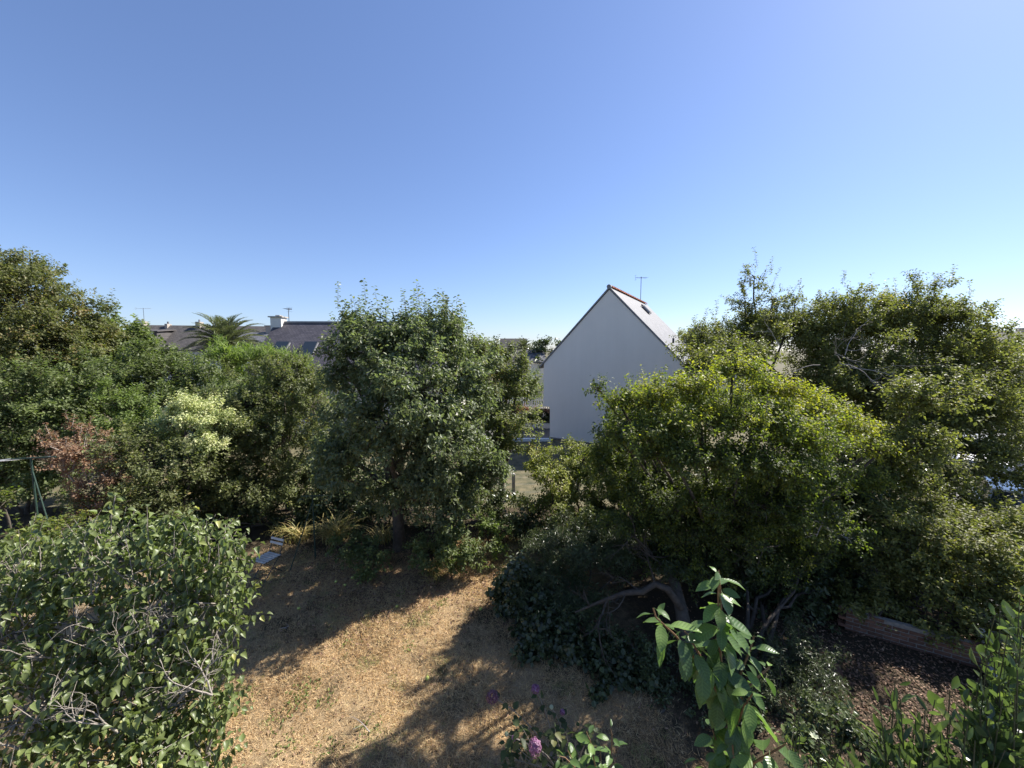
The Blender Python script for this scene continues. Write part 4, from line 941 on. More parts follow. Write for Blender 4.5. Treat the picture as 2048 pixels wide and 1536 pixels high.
def leaf_objs(parent, meshes, pos, fwd, up, size, b, name='leaf'):
    x, y, z = leaf_frames(fwd, up)
    for k in range(len(pos)):
        o = bpy.data.objects.new(name, meshes[k % len(meshes)]); COL.objects.link(o); o.parent = parent
        s = size[k]
        o.matrix_local = Matrix(((x[k][0] * s, y[k][0] * s, z[k][0] * s, pos[k][0] - b[0]), (x[k][1] * s, y[k][1] * s, z[k][1] * s, pos[k][1] - b[1]), (x[k][2] * s, y[k][2] * s, z[k][2] * s, pos[k][2] - b[2]), (0, 0, 0, 1)))
def stem_leaves(pts, n, r, size, droop, side_amt=.9, fwd_amt=.3, t0=.15, petiole=.02, top=0, shade=.5):
    """leaves along a stem polyline: returns pos, fwd, up, size"""
    pts = np.array(pts, float); seg = np.linalg.norm(np.diff(pts, axis=0), axis=1); cum = np.concatenate([[0], np.cumsum(seg)]) / seg.sum()
    t = np.linspace(t0, 1, n); pos = np.stack([np.interp(t, cum, pts[:, i]) for i in range(3)], 1)
    tn = nrm(np.gradient(pos, axis=0)) if n > 1 else nrm(pts[-1:] - pts[-2:-1])
    a = np.arange(n) * 2.4 + r.uniform(0, 6); s1 = nrm(np.cross(tn, np.array([.3, .9, .2]))); s2 = np.cross(tn, s1)
    sd = s1 * np.cos(a)[:, None] + s2 * np.sin(a)[:, None]
    dr = droop * np.clip(1.25 - t, .15, 1)[:, None]
    fw = nrm(tn * fwd_amt + sd * side_amt - UP * dr + r.normal(size=pos.shape) * .15)
    up = nrm(UP * .6 + sd * .45 + r.normal(size=pos.shape) * .25)
    sz = size * r.uniform(.75, 1.15, n) * np.where(t > .93, .6, 1)
    return pos + sd * petiole, fw, up, sz

# young cherry in front
r_ = np.random.default_rng(21)
cb = np.array([.95, 1.95, 0.0])
CH = root('cherry_tree', 'young cherry tree with long drooping leaves at bottom right of centre', 'tree', cb)
cm = variants('leaf', cherry_prof, 7, 'leaf_cherry', 6, droop=.20, wave=.015)
stems = [
    ([P(1462, 1700, 2.0), P(1462, 1480, 1.9), P(1446, 1380, 1.86), P(1438, 1250, 1.84), P(1436, 1190, 1.82), P(1438, 1150, 1.8)], 34, .105, .9),
    ([P(1455, 1420, 1.88), P(1410, 1340, 1.82), P(1350, 1270, 1.78), P(1312, 1235, 1.76), P(1306, 1216, 1.76)], 22, .105, 1.0),
    ([P(1440, 1380, 1.86), P(1405, 1320, 1.84), P(1375, 1268, 1.82), P(1368, 1262, 1.82)], 11, .085, .8),
    ([P(1450, 1420, 1.88), P(1480, 1350, 1.9), P(1500, 1300, 1.9), P(1508, 1272, 1.9)], 19, .075, .6),
    ([P(1458, 1440, 1.9), P(1500, 1370, 1.92), P(1538, 1335, 1.95), P(1540, 1325, 1.95)], 8, .07, .6),
    ([P(1460, 1480, 1.9), P(1490, 1410, 1.78), P(1505, 1388, 1.74)], 13, .115, 1.0),
    ([P(1462, 1580, 1.95), P(1500, 1530, 1.8), P(1560, 1495, 1.72), P(1572, 1488, 1.7)], 13, .115, .8),
    ([P(1462, 1560, 1.95), P(1440, 1500, 1.9), P(1425, 1460, 1.9)], 14, .09, .9),
    ([P(1462, 1640, 2.0), P(1500, 1560, 1.95), P(1512, 1515, 1.95)], 12, .09, .8),
    ([P(1470, 1640, 2.0), P(1430, 1560, 1.85), P(1400, 1520, 1.8)], 12, .09, 1.0),
    ([P(1470, 1640, 2.0), P(1470, 1540, 1.8), P(1465, 1490, 1.78)], 12, .10, 1.1),
    ([P(1440, 1300, 1.85), P(1442, 1200, 1.84), P(1437, 1140, 1.82)], 14, .085, .7),
    ([P(1450, 1400, 1.86), P(1435, 1330, 1.9), P(1448, 1270, 1.92), P(1455, 1240, 1.92)], 14, .10, 1.1),
]
g = Geo(); tube(g, np.array([cb - [0, 0, .1], [.98, 1.75, 1.2], [1.0, 1.7, 2.4], stems[0][0][0]]) - cb, [.035, .03, .024, .014], 8)
geo_obj('trunk', g, M['bark'], CH, smooth=True)
g = Geo(); PO, FW, UPN, SZ = [], [], [], []
for pts, n, s, dr in stems:
    tube(g, np.array(pts) - cb, np.linspace(.0075, .003, len(pts)), 6)
    a_ = stem_leaves(pts, int(n * 1.3), r_, s * 1.18, dr * 1.7, fwd_amt=.35, t0=.08)
    PO.append(a_[0]); FW.append(a_[1]); UPN.append(a_[2]); SZ.append(a_[3])
geo_obj('twig', g, M['red_stem'], CH, smooth=True)
leaf_objs(CH, cm, np.concatenate(PO), np.concatenate(FW), np.concatenate(UPN), np.concatenate(SZ), cb)

# small cherry shoots at the bottom
cb = np.array([.42, 2.35, 0.0]); CS = root('cherry_shoot', 'smaller cherry sapling with sunlit leaves at bottom centre', 'tree', cb)
ss = [([P(1215, 1640, 2.5), P(1222, 1530, 2.45), P(1224, 1470, 2.4), P(1221, 1458, 2.4)], 12, .085, .5), ([P(1200, 1640, 2.5), P(1192, 1540, 2.4), P(1180, 1480, 2.35), P(1172, 1462, 2.35)], 16, .095, .9),
      ([P(1190, 1620, 2.4), P(1160, 1545, 2.3), P(1130, 1515, 2.25), P(1118, 1512, 2.25)], 13, .085, .6), ([P(1195, 1620, 2.4), P(1150, 1530, 2.3), P(1135, 1500, 2.3)], 10, .08, .6), ([P(1215, 1640, 2.5), P(1205, 1560, 2.4), P(1200, 1500, 2.35)], 12, .085, .9)]
g = Geo(); PO, FW, UPN, SZ = [], [], [], []
tube(g, np.array([cb - [0, 0, .1], [.45, 2.2, 1.2], ss[0][0][0]]) - cb, [.02, .016, .01], 6)
for pts, n, s, dr in ss:
    tube(g, np.array(pts) - cb, np.linspace(.006, .002, len(pts)), 5)
    a_ = stem_leaves(pts, n, r_, s, dr, fwd_amt=.35, t0=.3); PO.append(a_[0]); FW.append(a_[1]); UPN.append(a_[2]); SZ.append(a_[3])
geo_obj('stem', g, M['red_stem'], CS, smooth=True)
leaf_objs(CS, cm, np.concatenate(PO), np.concatenate(FW), np.concatenate(UPN), np.concatenate(SZ), cb)

# foreground shrubs at bottom right
def near_shrub(name, label, b, tips_, meshes, size, per, seed, massmat, mat_stem='green_stem', droop=.1, inner=.5, stem0=.012, fwd_amt=.6):
    r = np.random.default_rng(seed); b = np.array(b, float); rt = root(name, label, 'bush', b)
    g = Geo(); PO, FW, UPN, SZ = [], [], [], []
    for tp in tips_:
        tip = P(*tp); b1 = b + np.array([r.normal() * .12, r.normal() * .12, -.05]); mid = b1 * .35 + tip * .65 + np.array([r.normal() * .06, r.normal() * .06, -.35])
        t = np.linspace(0, 1, 10)[:, None]; path = b1 * (1 - t) ** 2 + mid * 2 * t * (1 - t) + tip * t * t + np.cumsum(r.normal(size=(10, 3)) * .012, axis=0) * np.sin(np.linspace(0, np.pi, 10))[:, None]
        tube(g, path - b, np.linspace(stem0, .0025, 10), 5)
        a_ = stem_leaves(path[4:], int(per * 1.5), r, size, droop, fwd_amt=fwd_amt, t0=.05, side_amt=.75); PO.append(a_[0]); FW.append(a_[1]); UPN.append(a_[2]); SZ.append(a_[3])
        for q in range(7):
            k = r.integers(3, 9); e = path[k] + (nrm(path[9] - path[5]) * .5 + r.normal(size=3) * .35) * r.uniform(.12, .28)
            tube(g, np.stack([path[k], (path[k] + e) / 2 + r.normal(size=3) * .01, e]) - b, [.004, .003, .002], 4)
            a_ = stem_leaves([path[k], e], max(4, per // 2), r, size * .9, droop, fwd_amt=fwd_amt, t0=.1, side_amt=.75); PO.append(a_[0]); FW.append(a_[1]); UPN.append(a_[2]); SZ.append(a_[3])
    geo_obj('stem', g, M[mat_stem], rt, smooth=True)
    PO, FW, UPN, SZ = map(np.concatenate, (PO, FW, UPN, SZ))
    order = np.argsort(np.linalg.norm(PO - [0, 0, CAM_Z], axis=1)); near = order[:290]; rest = order[290:]
    leaf_objs(rt, meshes, PO[near], FW[near], UPN[near], SZ[near], b)
    if len(rest):
        g = Geo(); leaves(g, PO[rest] - b, FW[rest], UPN[rest], SZ[rest], (meshes_t[massmat]), r.random(len(rest)))
        geo_obj('foliage', g, M[massmat], rt, kind='stuff', smooth=True)
    return rt
meshes_t = {'leaf_shrub_mass': grid_leaf(4, oval_prof)[:2], 'leaf_lilac_mass': grid_leaf(4, lilac_prof, .38, .35)[:2]}
lm = variants('leaf', long_prof, 6, 'leaf_shrub', 4, droop=.1, wave=.01); om = variants('leaf', oval_prof, 5, 'leaf_shrub', 4, droop=.12, wave=.01)
near_shrub('oleander_bush', 'foreground shrub with long pointed glossy leaves at bottom right', (2.5, 2.0, 0),
           [(1790, 1365, 2.35), (1760, 1410, 2.3), (1900, 1440, 2.2), (1830, 1430, 2.3), (1860, 1500, 2.1), (1950, 1480, 2.1), (2010, 1500, 2.1), (1740, 1490, 2.2), (1800, 1395, 2.3), (1850, 1420, 2.2), (1880, 1460, 2.2), (1935, 1450, 2.1), (1820, 1520, 2.1), (1760, 1460, 2.3), (1975, 1400, 2.2), (1900, 1380, 2.4), (1870, 1400, 2.3), (1930, 1405, 2.3), (1800, 1480, 2.2), (1990, 1440, 2.2), (1900, 1530, 2.0), (1780, 1530, 2.1), (2040, 1530, 2.0), (1700, 1530, 2.2), (1850, 1470, 2.15), (1960, 1530, 2.0)], lm, .135, 13, 41, 'leaf_shrub_mass', droop=-.2, fwd_amt=1.0)
near_shrub('privet_shrub', 'fresh green shrub filling the right corner in the foreground', (3.3, 2.3, 0),
           [(2000, 1210, 2.5), (2040, 1190, 2.5), (1985, 1280, 2.4), (2030, 1290, 2.4), (2060, 1330, 2.3), (2000, 1370, 2.3), (2040, 1420, 2.2), (1960, 1420, 2.2), (2090, 1250, 2.5), (1990, 1230, 2.3), (2015, 1270, 2.3), (1975, 1310, 2.3), (2035, 1340, 2.2), (2005, 1400, 2.1), (2045, 1240, 2.3), (2030, 1390, 2.1), (2020, 1240, 2.6), (2050, 1370, 2.4), (2010, 1330, 2.5), (2070, 1460, 2.2), (2020, 1470, 2.2), (1990, 1510, 2.1), (2060, 1180, 2.6), (1975, 1340, 2.5)], om, .095, 16, 42, 'leaf_shrub_mass', droop=-.1, fwd_amt=.8)
near_shrub('gardenia_shrub', 'thin stemmed shrub with small leaves right of the cherry leaves', (1.9, 2.3, 0),
           [(1600, 1420, 2.6), (1660, 1430, 2.6), (1640, 1480, 2.5), (1700, 1480, 2.4), (1580, 1500, 2.5), (1660, 1520, 2.4), (1620, 1510, 2.3), (1690, 1440, 2.6), (1600, 1460, 2.5), (1640, 1440, 2.6), (1680, 1500, 2.3), (1610, 1530, 2.3), (1720, 1500, 2.3), (1590, 1440, 2.6), (1720, 1530, 2.3), (1580, 1540, 2.3), (1670, 1470, 2.5)], om, .055, 12, 43, 'leaf_shrub_mass', droop=-.1)
p = P(1628, 1475, 2.45); g = Geo(); fr_ = np.random.default_rng(3); n = 7
leaves(g, np.tile(np.zeros(3), (n, 1)), nrm(np.stack([np.cos(np.arange(n) * .9), np.sin(np.arange(n) * .9), np.full(n, .7)], 1)), np.tile(UP, (n, 1)), np.full(n, .03), grid_leaf(3, oval_prof)[:2], fr_.random(n))
o = geo_obj('white_flower', g, M['petal_white'], None, smooth=True); o.location = p; tag(o, 'single white flower among the small leaves right of the cherry', 'flower')

# lilac at bottom left: separate leaves for the nearest 300, the others joined
def lilac():
    r = np.random.default_rng(51); b = np.array([-3.4, 3.6, 0]); rt = root('lilac_bush', 'large lilac bush with drooping heart shaped leaves at bottom left', 'bush', b)
    lobes = [(70, 1185, 4.1, 110, 60), (215, 1125, 4.1, 100, 72), (350, 1110, 4.1, 85, 60), (430, 1120, 4.1, 55, 60), (430, 1210, 4.0, 55, 80), (30, 1270, 3.8, 110, 110), (200, 1270, 3.9, 110, 90), (330, 1260, 3.8, 110, 90), (60, 1420, 3.4, 120, 120), (230, 1430, 3.5, 130, 110), (370, 1400, 3.7, 85, 100), (400, 1500, 3.6, 60, 70), (150, 1530, 3.2, 150, 60), (320, 1540, 3.4, 100, 60), (-80, 1180, 4, 120, 120)]
    wood = Geo(); PO, FW, UPN, SZ = [], [], [], []
    bases = [b + np.array([r.normal() * .35, r.normal() * .3, -.05]) for _ in range(9)]
    for li, lb in enumerate(lobes):
        c = P(*lb[:3]); s = np.array([lb[3], max(lb[3], lb[4]) * .9, lb[4]]) * lb[2] / FPX
        bb = bases[li % 9]; mid = bb * .3 + c * .7 + np.array([0, 0, -.5]); t = np.linspace(0, 1, 10)[:, None]
        path = bb * (1 - t) ** 2 + mid * 2 * t * (1 - t) + c * t * t + r.normal(size=(10, 3)) * .02
        tube(wood, path - b, np.linspace(.028, .012, 10), 6)
        n = int(26 + 60 * s[0] * s[2] * 4)
        for k in range(n):
            u = nrm(r.normal(size=3)); q = c + u * s * r.uniform(.6, 1.12)
            st = c + u * s * .1 + r.normal(size=3) * .05; m_ = (st + q) / 2 + r.normal(size=3) * .05
            if q[2] < .2: continue
            if k % 4 == 0: tube(wood, np.stack([st, m_, q]) - b, [.008, .006, .003], 4)
            dv = nrm(u * .6 + UP * .55 + r.normal(size=3) * .35); e = q + dv * r.uniform(.12, .26)
            if k % 2 == 0: tube(wood, np.stack([q - dv * .1, q, e]) - b, [.005, .004, .002], 4)
            a_ = stem_leaves([q - dv * .08, q, e], r.integers(7, 12), r, .078, 1.35, fwd_amt=.3, t0=.1, petiole=.015)
            PO.append(a_[0]); FW.append(a_[1]); UPN.append(a_[2]); SZ.append(a_[3])
    for k in range(46):
        px_ = r.uniform(10, 500); top_y = np.interp(px_, [0, 120, 230, 330, 420, 480, 500], [1085, 1060, 1000, 1045, 1030, 1075, 1120]) + r.uniform(-22, 60)
        tip = P(px_, top_y, r.uniform(3.8, 4.3)); sb = tip + np.array([r.normal() * .08, r.normal() * .08, -r.uniform(.3, .5)]); m_ = (sb + tip) / 2 + r.normal(size=3) * .02
        tube(wood, np.stack([sb, m_, tip]) - b, [.006, .004, .002], 4)
        if k % 4:
            a_ = stem_leaves([sb, m_, tip], 11, r, .08, 1.2, fwd_amt=.4, t0=.1, petiole=.015); PO.append(a_[0]); FW.append(a_[1]); UPN.append(a_[2]); SZ.append(a_[3])
    for q in ((300, 1230, 3.6), (180, 1150, 3.8), (110, 1260, 3.5), (350, 1340, 3.4), (60, 1130, 3.9), (420, 1330, 3.5), (230, 1400, 3.2), (300, 1180, 3.8), (30, 1430, 3.1), (260, 1290, 3.4)):
        a = P(*q) - [0, 0, .3]
        for _ in range(2): branching(wood, a - b, np.array([r.normal() * .4, r.normal() * .3, .9]), .38, .009, 2, r, 5, .2)
    geo_obj('branch', wood, M['bark_grey'], rt, smooth=True)
    PO, FW, UPN, SZ = map(np.concatenate, (PO, FW, UPN, SZ))
    # clearings where the lawn shows through
    rel = PO - [0, 0, CAM_Z]; dd = rel[:, 1] * _c - rel[:, 2] * _s; pxx = 1024 + FPX * rel[:, 0] / dd; pyy = 768 - FPX * (rel[:, 1] * _s + rel[:, 2] * _c) / dd
    keep = np.ones(len(PO), bool)
    for (cx, cyy, rx, ry) in ((165, 1220, 42, 17), (130, 1262, 28, 24), (70, 1310, 20, 14)):
        keep &= ((pxx - cx) / rx) ** 2 + ((pyy - cyy) / ry) ** 2 > r.uniform(.7, 1.2, len(PO))
    PO, FW, UPN, SZ, dd = PO[keep], FW[keep], UPN[keep], SZ[keep], dd[keep]
    rel = PO - [0, 0, CAM_Z]
    inf = (np.abs(1024 - (1024 + FPX * rel[:, 0] / dd)) < 1030)
    score = SZ / dd * inf; order = np.argsort(-score)
    near, rest = order[:300], order[300:]
    mv = variants('leaf', lilac_prof, 6, 'leaf_lilac', 6, fold=.36, droop=.36, wave=.02)
    leaf_objs(rt, mv, PO[near], FW[near], UPN[near], SZ[near], b)
    g = Geo(); leaves(g, PO[rest] - b, FW[rest], UPN[rest], SZ[rest], meshes_t['leaf_lilac_mass'], np.clip(r.normal(size=len(rest)) * .22 + .5, 0, 1))
    geo_obj('foliage', g, M['leaf_lilac_mass'], rt, kind='stuff', smooth=True)
    STATS['lilac'] = len(PO)
lilac()
# seed head on the lilac tip
g = Geo(); r_ = np.random.default_rng(8)
for k in range(60): 
    q = r_.normal(size=3) * [.02, .02, .045]; leaves(g, q[None], r_.normal(size=(1, 3)), r_.normal(size=(1, 3)), np.array([.016]), OVAL, np.array([r_.random()]))

# hydrangea
hb = np.array([G(1120, 1560)[0] + .1, G(1120, 1560)[1], 0.0]); HY = root('hydrangea_bush', 'straggly hydrangea with fading pink flower heads at the lawn edge', 'bush', hb)
heads = [(1071, 1378, 4.9, .055, 'petal'), (985, 1394, 4.9, .08, 'petal_dull'), (1125, 1424, 4.8, .03, 'petal'), (1070, 1495, 4.2, .085, 'petal'), (1028, 1476, 4.4, .025, 'petal'), (1013, 1468, 4.4, .018, 'petal_white'), (1103, 1414, 4.8, .02, 'petal_white')]
hm = variants('leaf', lilac_prof, 5, 'leaf_hydrangea', 4, droop=.2)
g = Geo(); r_ = np.random.default_rng(9); PO, FW, UPN, SZ = [], [], [], []
for (px, py, d, rad, mt) in heads:
    c = P(px, py, d); bb = hb + [r_.normal() * .12, r_.normal() * .12, -.03]; t = np.linspace(0, 1, 8)[:, None]; mid = (bb + c) / 2 + [0.05, 0, .22]
    path = bb * (1 - t) ** 2 + mid * 2 * t * (1 - t) + c * t * t; tube(g, path - hb, np.linspace(.009, .004, 8), 5)
    a_ = stem_leaves(path[4:], 6, r_, .10, .6, t0=.2); PO.append(a_[0][:-1]); FW.append(a_[1][:-1]); UPN.append(a_[2][:-1]); SZ.append(a_[3][:-1])
    f = Geo(); n = int(18 + rad * 2600); u = nrm(r_.normal(size=(n, 3)) + [0, 0, .3]); pos = u * rad * r_.uniform(.75, 1.05, (n, 1)) * ([.8, .8, 1.15] if rad > .08 else [1, 1, .9])
    for a0 in range(4):
        s1 = nrm(np.cross(u, [.2, .5, .8])); s2 = np.cross(u, s1); aa = a0 * math.pi / 2 + r_.uniform(0, 1, (n, 1)); fw = s1 * np.cos(aa) + s2 * np.sin(aa)
        leaves(f, pos, fw + u * .25, u, np.full(n, .014), ROUND, r_.random(n))
    o = geo_obj('flower_head', f, M[mt], HY, smooth=True); o.location = c - hb
for _ in range(34):
    c = P(r_.uniform(1010, 1200), r_.uniform(1440, 1550), r_.uniform(4.3, 4.9)); a_ = stem_leaves([c - [0, 0, .2], c], 6, r_, .10, .5, t0=.2)
    tube(g, np.stack([hb + [0, 0, .05], (hb + c) / 2 + r_.normal(size=3) * .05, c]) - hb, [.008, .006, .003], 4)
    PO.append(a_[0]); FW.append(a_[1]); UPN.append(a_[2]); SZ.append(a_[3])
geo_obj('stem', g, M['bark_grey'], HY, smooth=True)
PO, FW, UPN, SZ = map(np.concatenate, (PO, FW, UPN, SZ)); leaf_objs(HY, hm, PO, FW, UPN, SZ, hb)

# strap leaved clumps (montbretia) under the apple tree
def strap(label, px, py, n, ln, seed, mat='blade_straw'):
    r = np.random.default_rng(seed); b = G(px, py); g = Geo()
    for k in range(n):
        az = r.uniform(0, 6.28); h = np.array([math.cos(az), math.sin(az), 0]); p0 = np.array([r.normal() * .12, r.normal() * .12, 0]); L = ln * r.uniform(.6, 1.15); e = R(r.uniform(66, 86)); pts = [p0]
        for i in range(6): pts.append(pts[-1] + (h * math.cos(e) + UP * math.sin(e)) * L / 6); e -= R(r.uniform(8, 26))
        pts = np.array(pts); sdv = np.cross(h, UP); w = .011 * np.array([.8, 1, 1, .9, .75, .5, .08])[:, None]
        V = np.concatenate([pts - sdv * w, pts + sdv * w]); F = np.array([[i, i + 1, i + 8, i + 7] for i in range(6)]); g.add(V, F, min(1, max(0, r.normal() * .25 + .5)))
    o = geo_obj('blade_tuft', g, M[mat]); o.location = (b[0], b[1], .01); tag(o, label, 'grass clump', 'strap leaved clumps under the apple tree'); return o
strap('large golden strap leaved clump right of the clothes post', 672, 1085, 240, 1.05, 1); strap('golden strap leaved clump left of the green post', 600, 1082, 110, .75, 2)
strap('pale strap leaved clump behind the chair back', 562, 1072, 70, .6, 3); strap('dull strap leaved clump beside the apple trunk', 765, 1085, 80, .8, 4); strap('small strap leaved tuft at the sunny lawn edge', 868, 1155, 60, .45, 5)
#@@PROPS
# ------------------------------------------------------------------ garden furniture, posts, wall
M['green_metal'] = rough_mat('green_paint_metal', (.02, .045, .035), (.04, .07, .055), 20, .5, .1)
M['grey_slat'] = rough_mat('grey_painted_slat', (.46, .44, .41), (.62, .60, .56), 14, .7, .2)
# folding chair
fl, fr_c, bl = G(509, 1124, .46), G(531, 1130, .46), G(535, 1107, .46)
ctr = (fr_c + bl) / 2; wv = fr_c - fl
CHR = root('folding_chair', 'folding garden chair with pale wooden slats on dark metal frame', 'chair', (ctr[0], ctr[1], .03), math.atan2(wv[1], wv[0]))
print('CHAIR', np.linalg.norm(wv), np.linalg.norm(bl - fl), ctr, math.degrees(math.atan2(wv[1], wv[0])))
# local: x to the sitter's side, y towards the back of the chair
for s in (-1, 1):
    g = Geo(); bar(g, [s * .19, -.22, .0], [s * .19, .18, .45], .018, .012); bar(g, [s * .19, .18, .45], [s * .19, .24, .50], .018, .012); geo_obj('leg', g, M['metal_dark'], CHR)
    g = Geo(); bar(g, [s * .165, .28, 0], [s * .165, -.16, .44], .018, .012); geo_obj('leg', g, M['metal_dark'], CHR)
    g = Geo(); bar(g, [s * .175, .20, .40], [s * .175, .34, .88], .018, .012); geo_obj('back_post', g, M['metal_dark'], CHR)
    g = Geo(); bar(g, [s * .18, -.21, .45], [s * .18, .22, .45], .016, .02); geo_obj('seat_rail', g, M['metal_dark'], CHR)
g = Geo(); bar(g, [-.19, -.19, .03], [.19, -.19, .03], .014); bar(g, [-.165, .26, .03], [.165, .26, .03], .014); geo_obj('stretcher', g, M['metal_dark'], CHR)
g = Geo(); box(g, -.21, .21, -.026, .026, 0, .014); sl = g.mesh('slat', M['grey_slat'])
for k in range(6):
    o = link('slat', sl, CHR, kind='thing') if False else link('slat', sl, CHR); o.location = (0, -.19 + k * .075, .463)
for k in range(2):
    o = link('back_slat', sl, CHR); o.location = (0, .285 + k * .028, .70 + k * .09); o.rotation_euler = (R(74), 0, 0)

def line_post(label, base, h, arm, yaw, strut, seed, topw=.55):
    b = np.array(base); rt = root('clothes_post', label, 'post', b, yaw); g = Geo()
    tube(g, [[0, 0, -.1], [0, 0, h * .5], [0, 0, h]], .018, 8, cap=True); geo_obj('pole', g, M['green_metal'], rt)
    g = Geo(); bar(g, [-topw, 0, h + .02], [topw, 0, h + .02], .028); geo_obj('crossbar', g, M['green_metal'], rt)
    g = Geo(); bar(g, [0, 0, h * .92], strut, .02); geo_obj('strut', g, M['green_metal'], rt)
    return rt
pl = P(62, 918, 8.2); tip_ = P(104, 992, 8.0)
LP1 = line_post('green metal clothes line post at the left edge', (pl[0], pl[1], 0), pl[2], .5, 0.25, [.55, -.15, max(0, .0)], 1, .42)
g = Geo(); b = np.array([pl[0], pl[1], 0])
for k in (-1, 0, 1):
    a = pl + [k * .3, k * .1, .03]; e = a + np.array([-4.5, -.9 + .1 * k, .0]); t = np.linspace(0, 1, 8)[:, None]; tube(g, a * (1 - t) + e * t - np.array([0, 0, .25]) * (t * (1 - t) * 4) * .4, .006, 4)
o = geo_obj('clothes_line', g, M['white_paint']); tag(o, 'thin white washing lines running left from the green post', 'cord')
pl = G(631, 1120); top_ = P(625, 992, 9.6)
line_post('dark green clothes post with strut behind the folding chair', (pl[0], pl[1], 0), 1.72, .5, .1, [-.42, -.5, 0], 2, .28)

# fence behind the lawn
FN = root('wire_fence', 'concrete post and wire fence behind the yellow green bush', 'fence', (*G(1027, 998)[:2], 0))
g = Geo(); box(g, -.06, .06, -.06, .06, -.1, .92); prism(g, [[-.06, -.06, .92], [.06, -.06, .92], [.04, -.04, .96], [-.04, -.04, .96]], [0, .1, 0]); pm = g.mesh('post', M['concrete'])
for k in range(-2, 4):
    o = link('post', pm, FN); o.location = (k * 2.4, k * .12, 0)
for z in (.3, .6, .86):
    g = Geo(); t = np.linspace(-2, 3, 21); tube(g, np.stack([t * 2.4, t * .12 - .07, z - .03 * np.abs(np.sin(t * np.pi))], 1), .003, 3); geo_obj('wire', g, M['metal_grey'], FN)

# brick wall, bricks one by one
M['brick'] = rough_mat('old_brick', (.12, .06, .042), (.22, .12, .08), 14, .9, .6, tint=.45)
M['mortar'] = rough_mat('mortar', (.20, .185, .16), (.30, .27, .235), 20, .95, .5)
wa, wb = G(1690, 1262), G(2000, 1352)
v = wb - wa; Lw = float(np.linalg.norm(v)); BW = root('brick_wall', 'low old brick wall in the shade at lower right', 'wall', (wa[0], wa[1], 0), math.atan2(v[1], v[0]))
g = Geo(); box(g, 0, Lw, .007, .10, -.05, .437); geo_obj('mortar_core', g, M['mortar'], BW)
bms = []
for k in range(3):
    g = Geo(); rr = np.random.default_rng(k); box(g, 0, .206, 0, .112, 0, .060); g.v[0] = g.v[0] + rr.normal(size=(8, 3)).astype(np.float32) * .004; bms.append(g.mesh('brick', M['brick']))
for row in range(6):
    x = -.11 * (row % 2)
    while x < Lw - .05:
        if x > -.12 and not (row == 5 and random.random() < .3):
            o = link('brick', bms[random.randrange(3)], BW); o.location = (x, random.uniform(-.007, .003), .005 + row * .0745); o.rotation_euler = (0, 0, random.uniform(-.01, .01))
        x += .223
for (px, py, lb, w, rz) in ((1630, 1312, 'upper reddish slab lying in the shade left of the dry leaves', .34, -.35), (1655, 1345, 'lower reddish slab beside the sunlit dry leaves', .36, -.5)):
    p = G(px, py); g = Geo(); box(g, -w / 2, w / 2, -.12, .12, 0, .09); g.v[0] = g.v[0] + rng.normal(size=(8, 3)).astype(np.float32) * .006
    o = geo_obj('stone_slab', g, M['brick']); o.location = (p[0], p[1], .04); o.rotation_euler = (0, 0, rz); tag(o, lb, 'slab', 'reddish slabs in the shade')
# sticks on the lawn
r_ = np.random.default_rng(77)
for (px, py, lb, ln) in ((455, 1338, 'pale forked stick lying at the edge of the lilac', .5), (560, 1262, 'short pale twig in the shaded part of the lawn', .16), (740, 1470, 'thin straw coloured twig in the sunlit lawn', .22)):
    p = G(px, py); g = Geo(); branching(g, [0, 0, .03], [r_.normal(), r_.normal() * .4, .12], ln, .009, 1, r_, 5, .2, (1, 2)); o = geo_obj('fallen_stick', g, M['dead_wood']); o.location = (p[0], p[1], .02); tag(o, lb, 'stick', 'sticks on the lawn')

# ------------------------------------------------------------------ parked cars
def paint(name, c):
    m, nt, out = new_mat(name); p = N(nt, 'ShaderNodeBsdfPrincipled'); p.inputs['Base Color'].default_value = (*c, 1); p.inputs['Roughness'].default_value = .3
    p.inputs['Coat Weight'].default_value = .6; n = noise(nt, 3); mr = N(nt, 'ShaderNodeMapRange'); nt.links.new(n.outputs[0], mr.inputs[0]); mr.inputs[3].default_value = .2; mr.inputs[4].default_value = .4
    nt.links.new(mr.outputs[0], p.inputs['Roughness']); nt.links.new(p.outputs[0], out.inputs[0]); return m
M['rubber'] = rough_mat('rubber', (.02, .02, .02), (.04, .04, .04), 10, .9, .2)
M['lamp_red'] = rough_mat('tail_lamp', (.3, .02, .02), (.4, .03, .03), 5, .2, 0)
M['lamp_clear'] = rough_mat('head_lamp', (.6, .6, .62), (.75, .75, .75), 5, .15, 0)
def loft(g, secs):
    secs = [np.array(s, float) for s in secs]; n = len(secs[0]); V = np.concatenate(secs)
    i = np.arange(len(secs) - 1)[:, None] * n; j = np.arange(n)[None]; k = (j + 1) % n
    g.add(V, [np.stack([i + j, i + k, i + n + k, i + n + j], -1).reshape(-1, 4), np.arange(n)[None, ::-1], (np.arange(n) + (len(secs) - 1) * n)[None]])
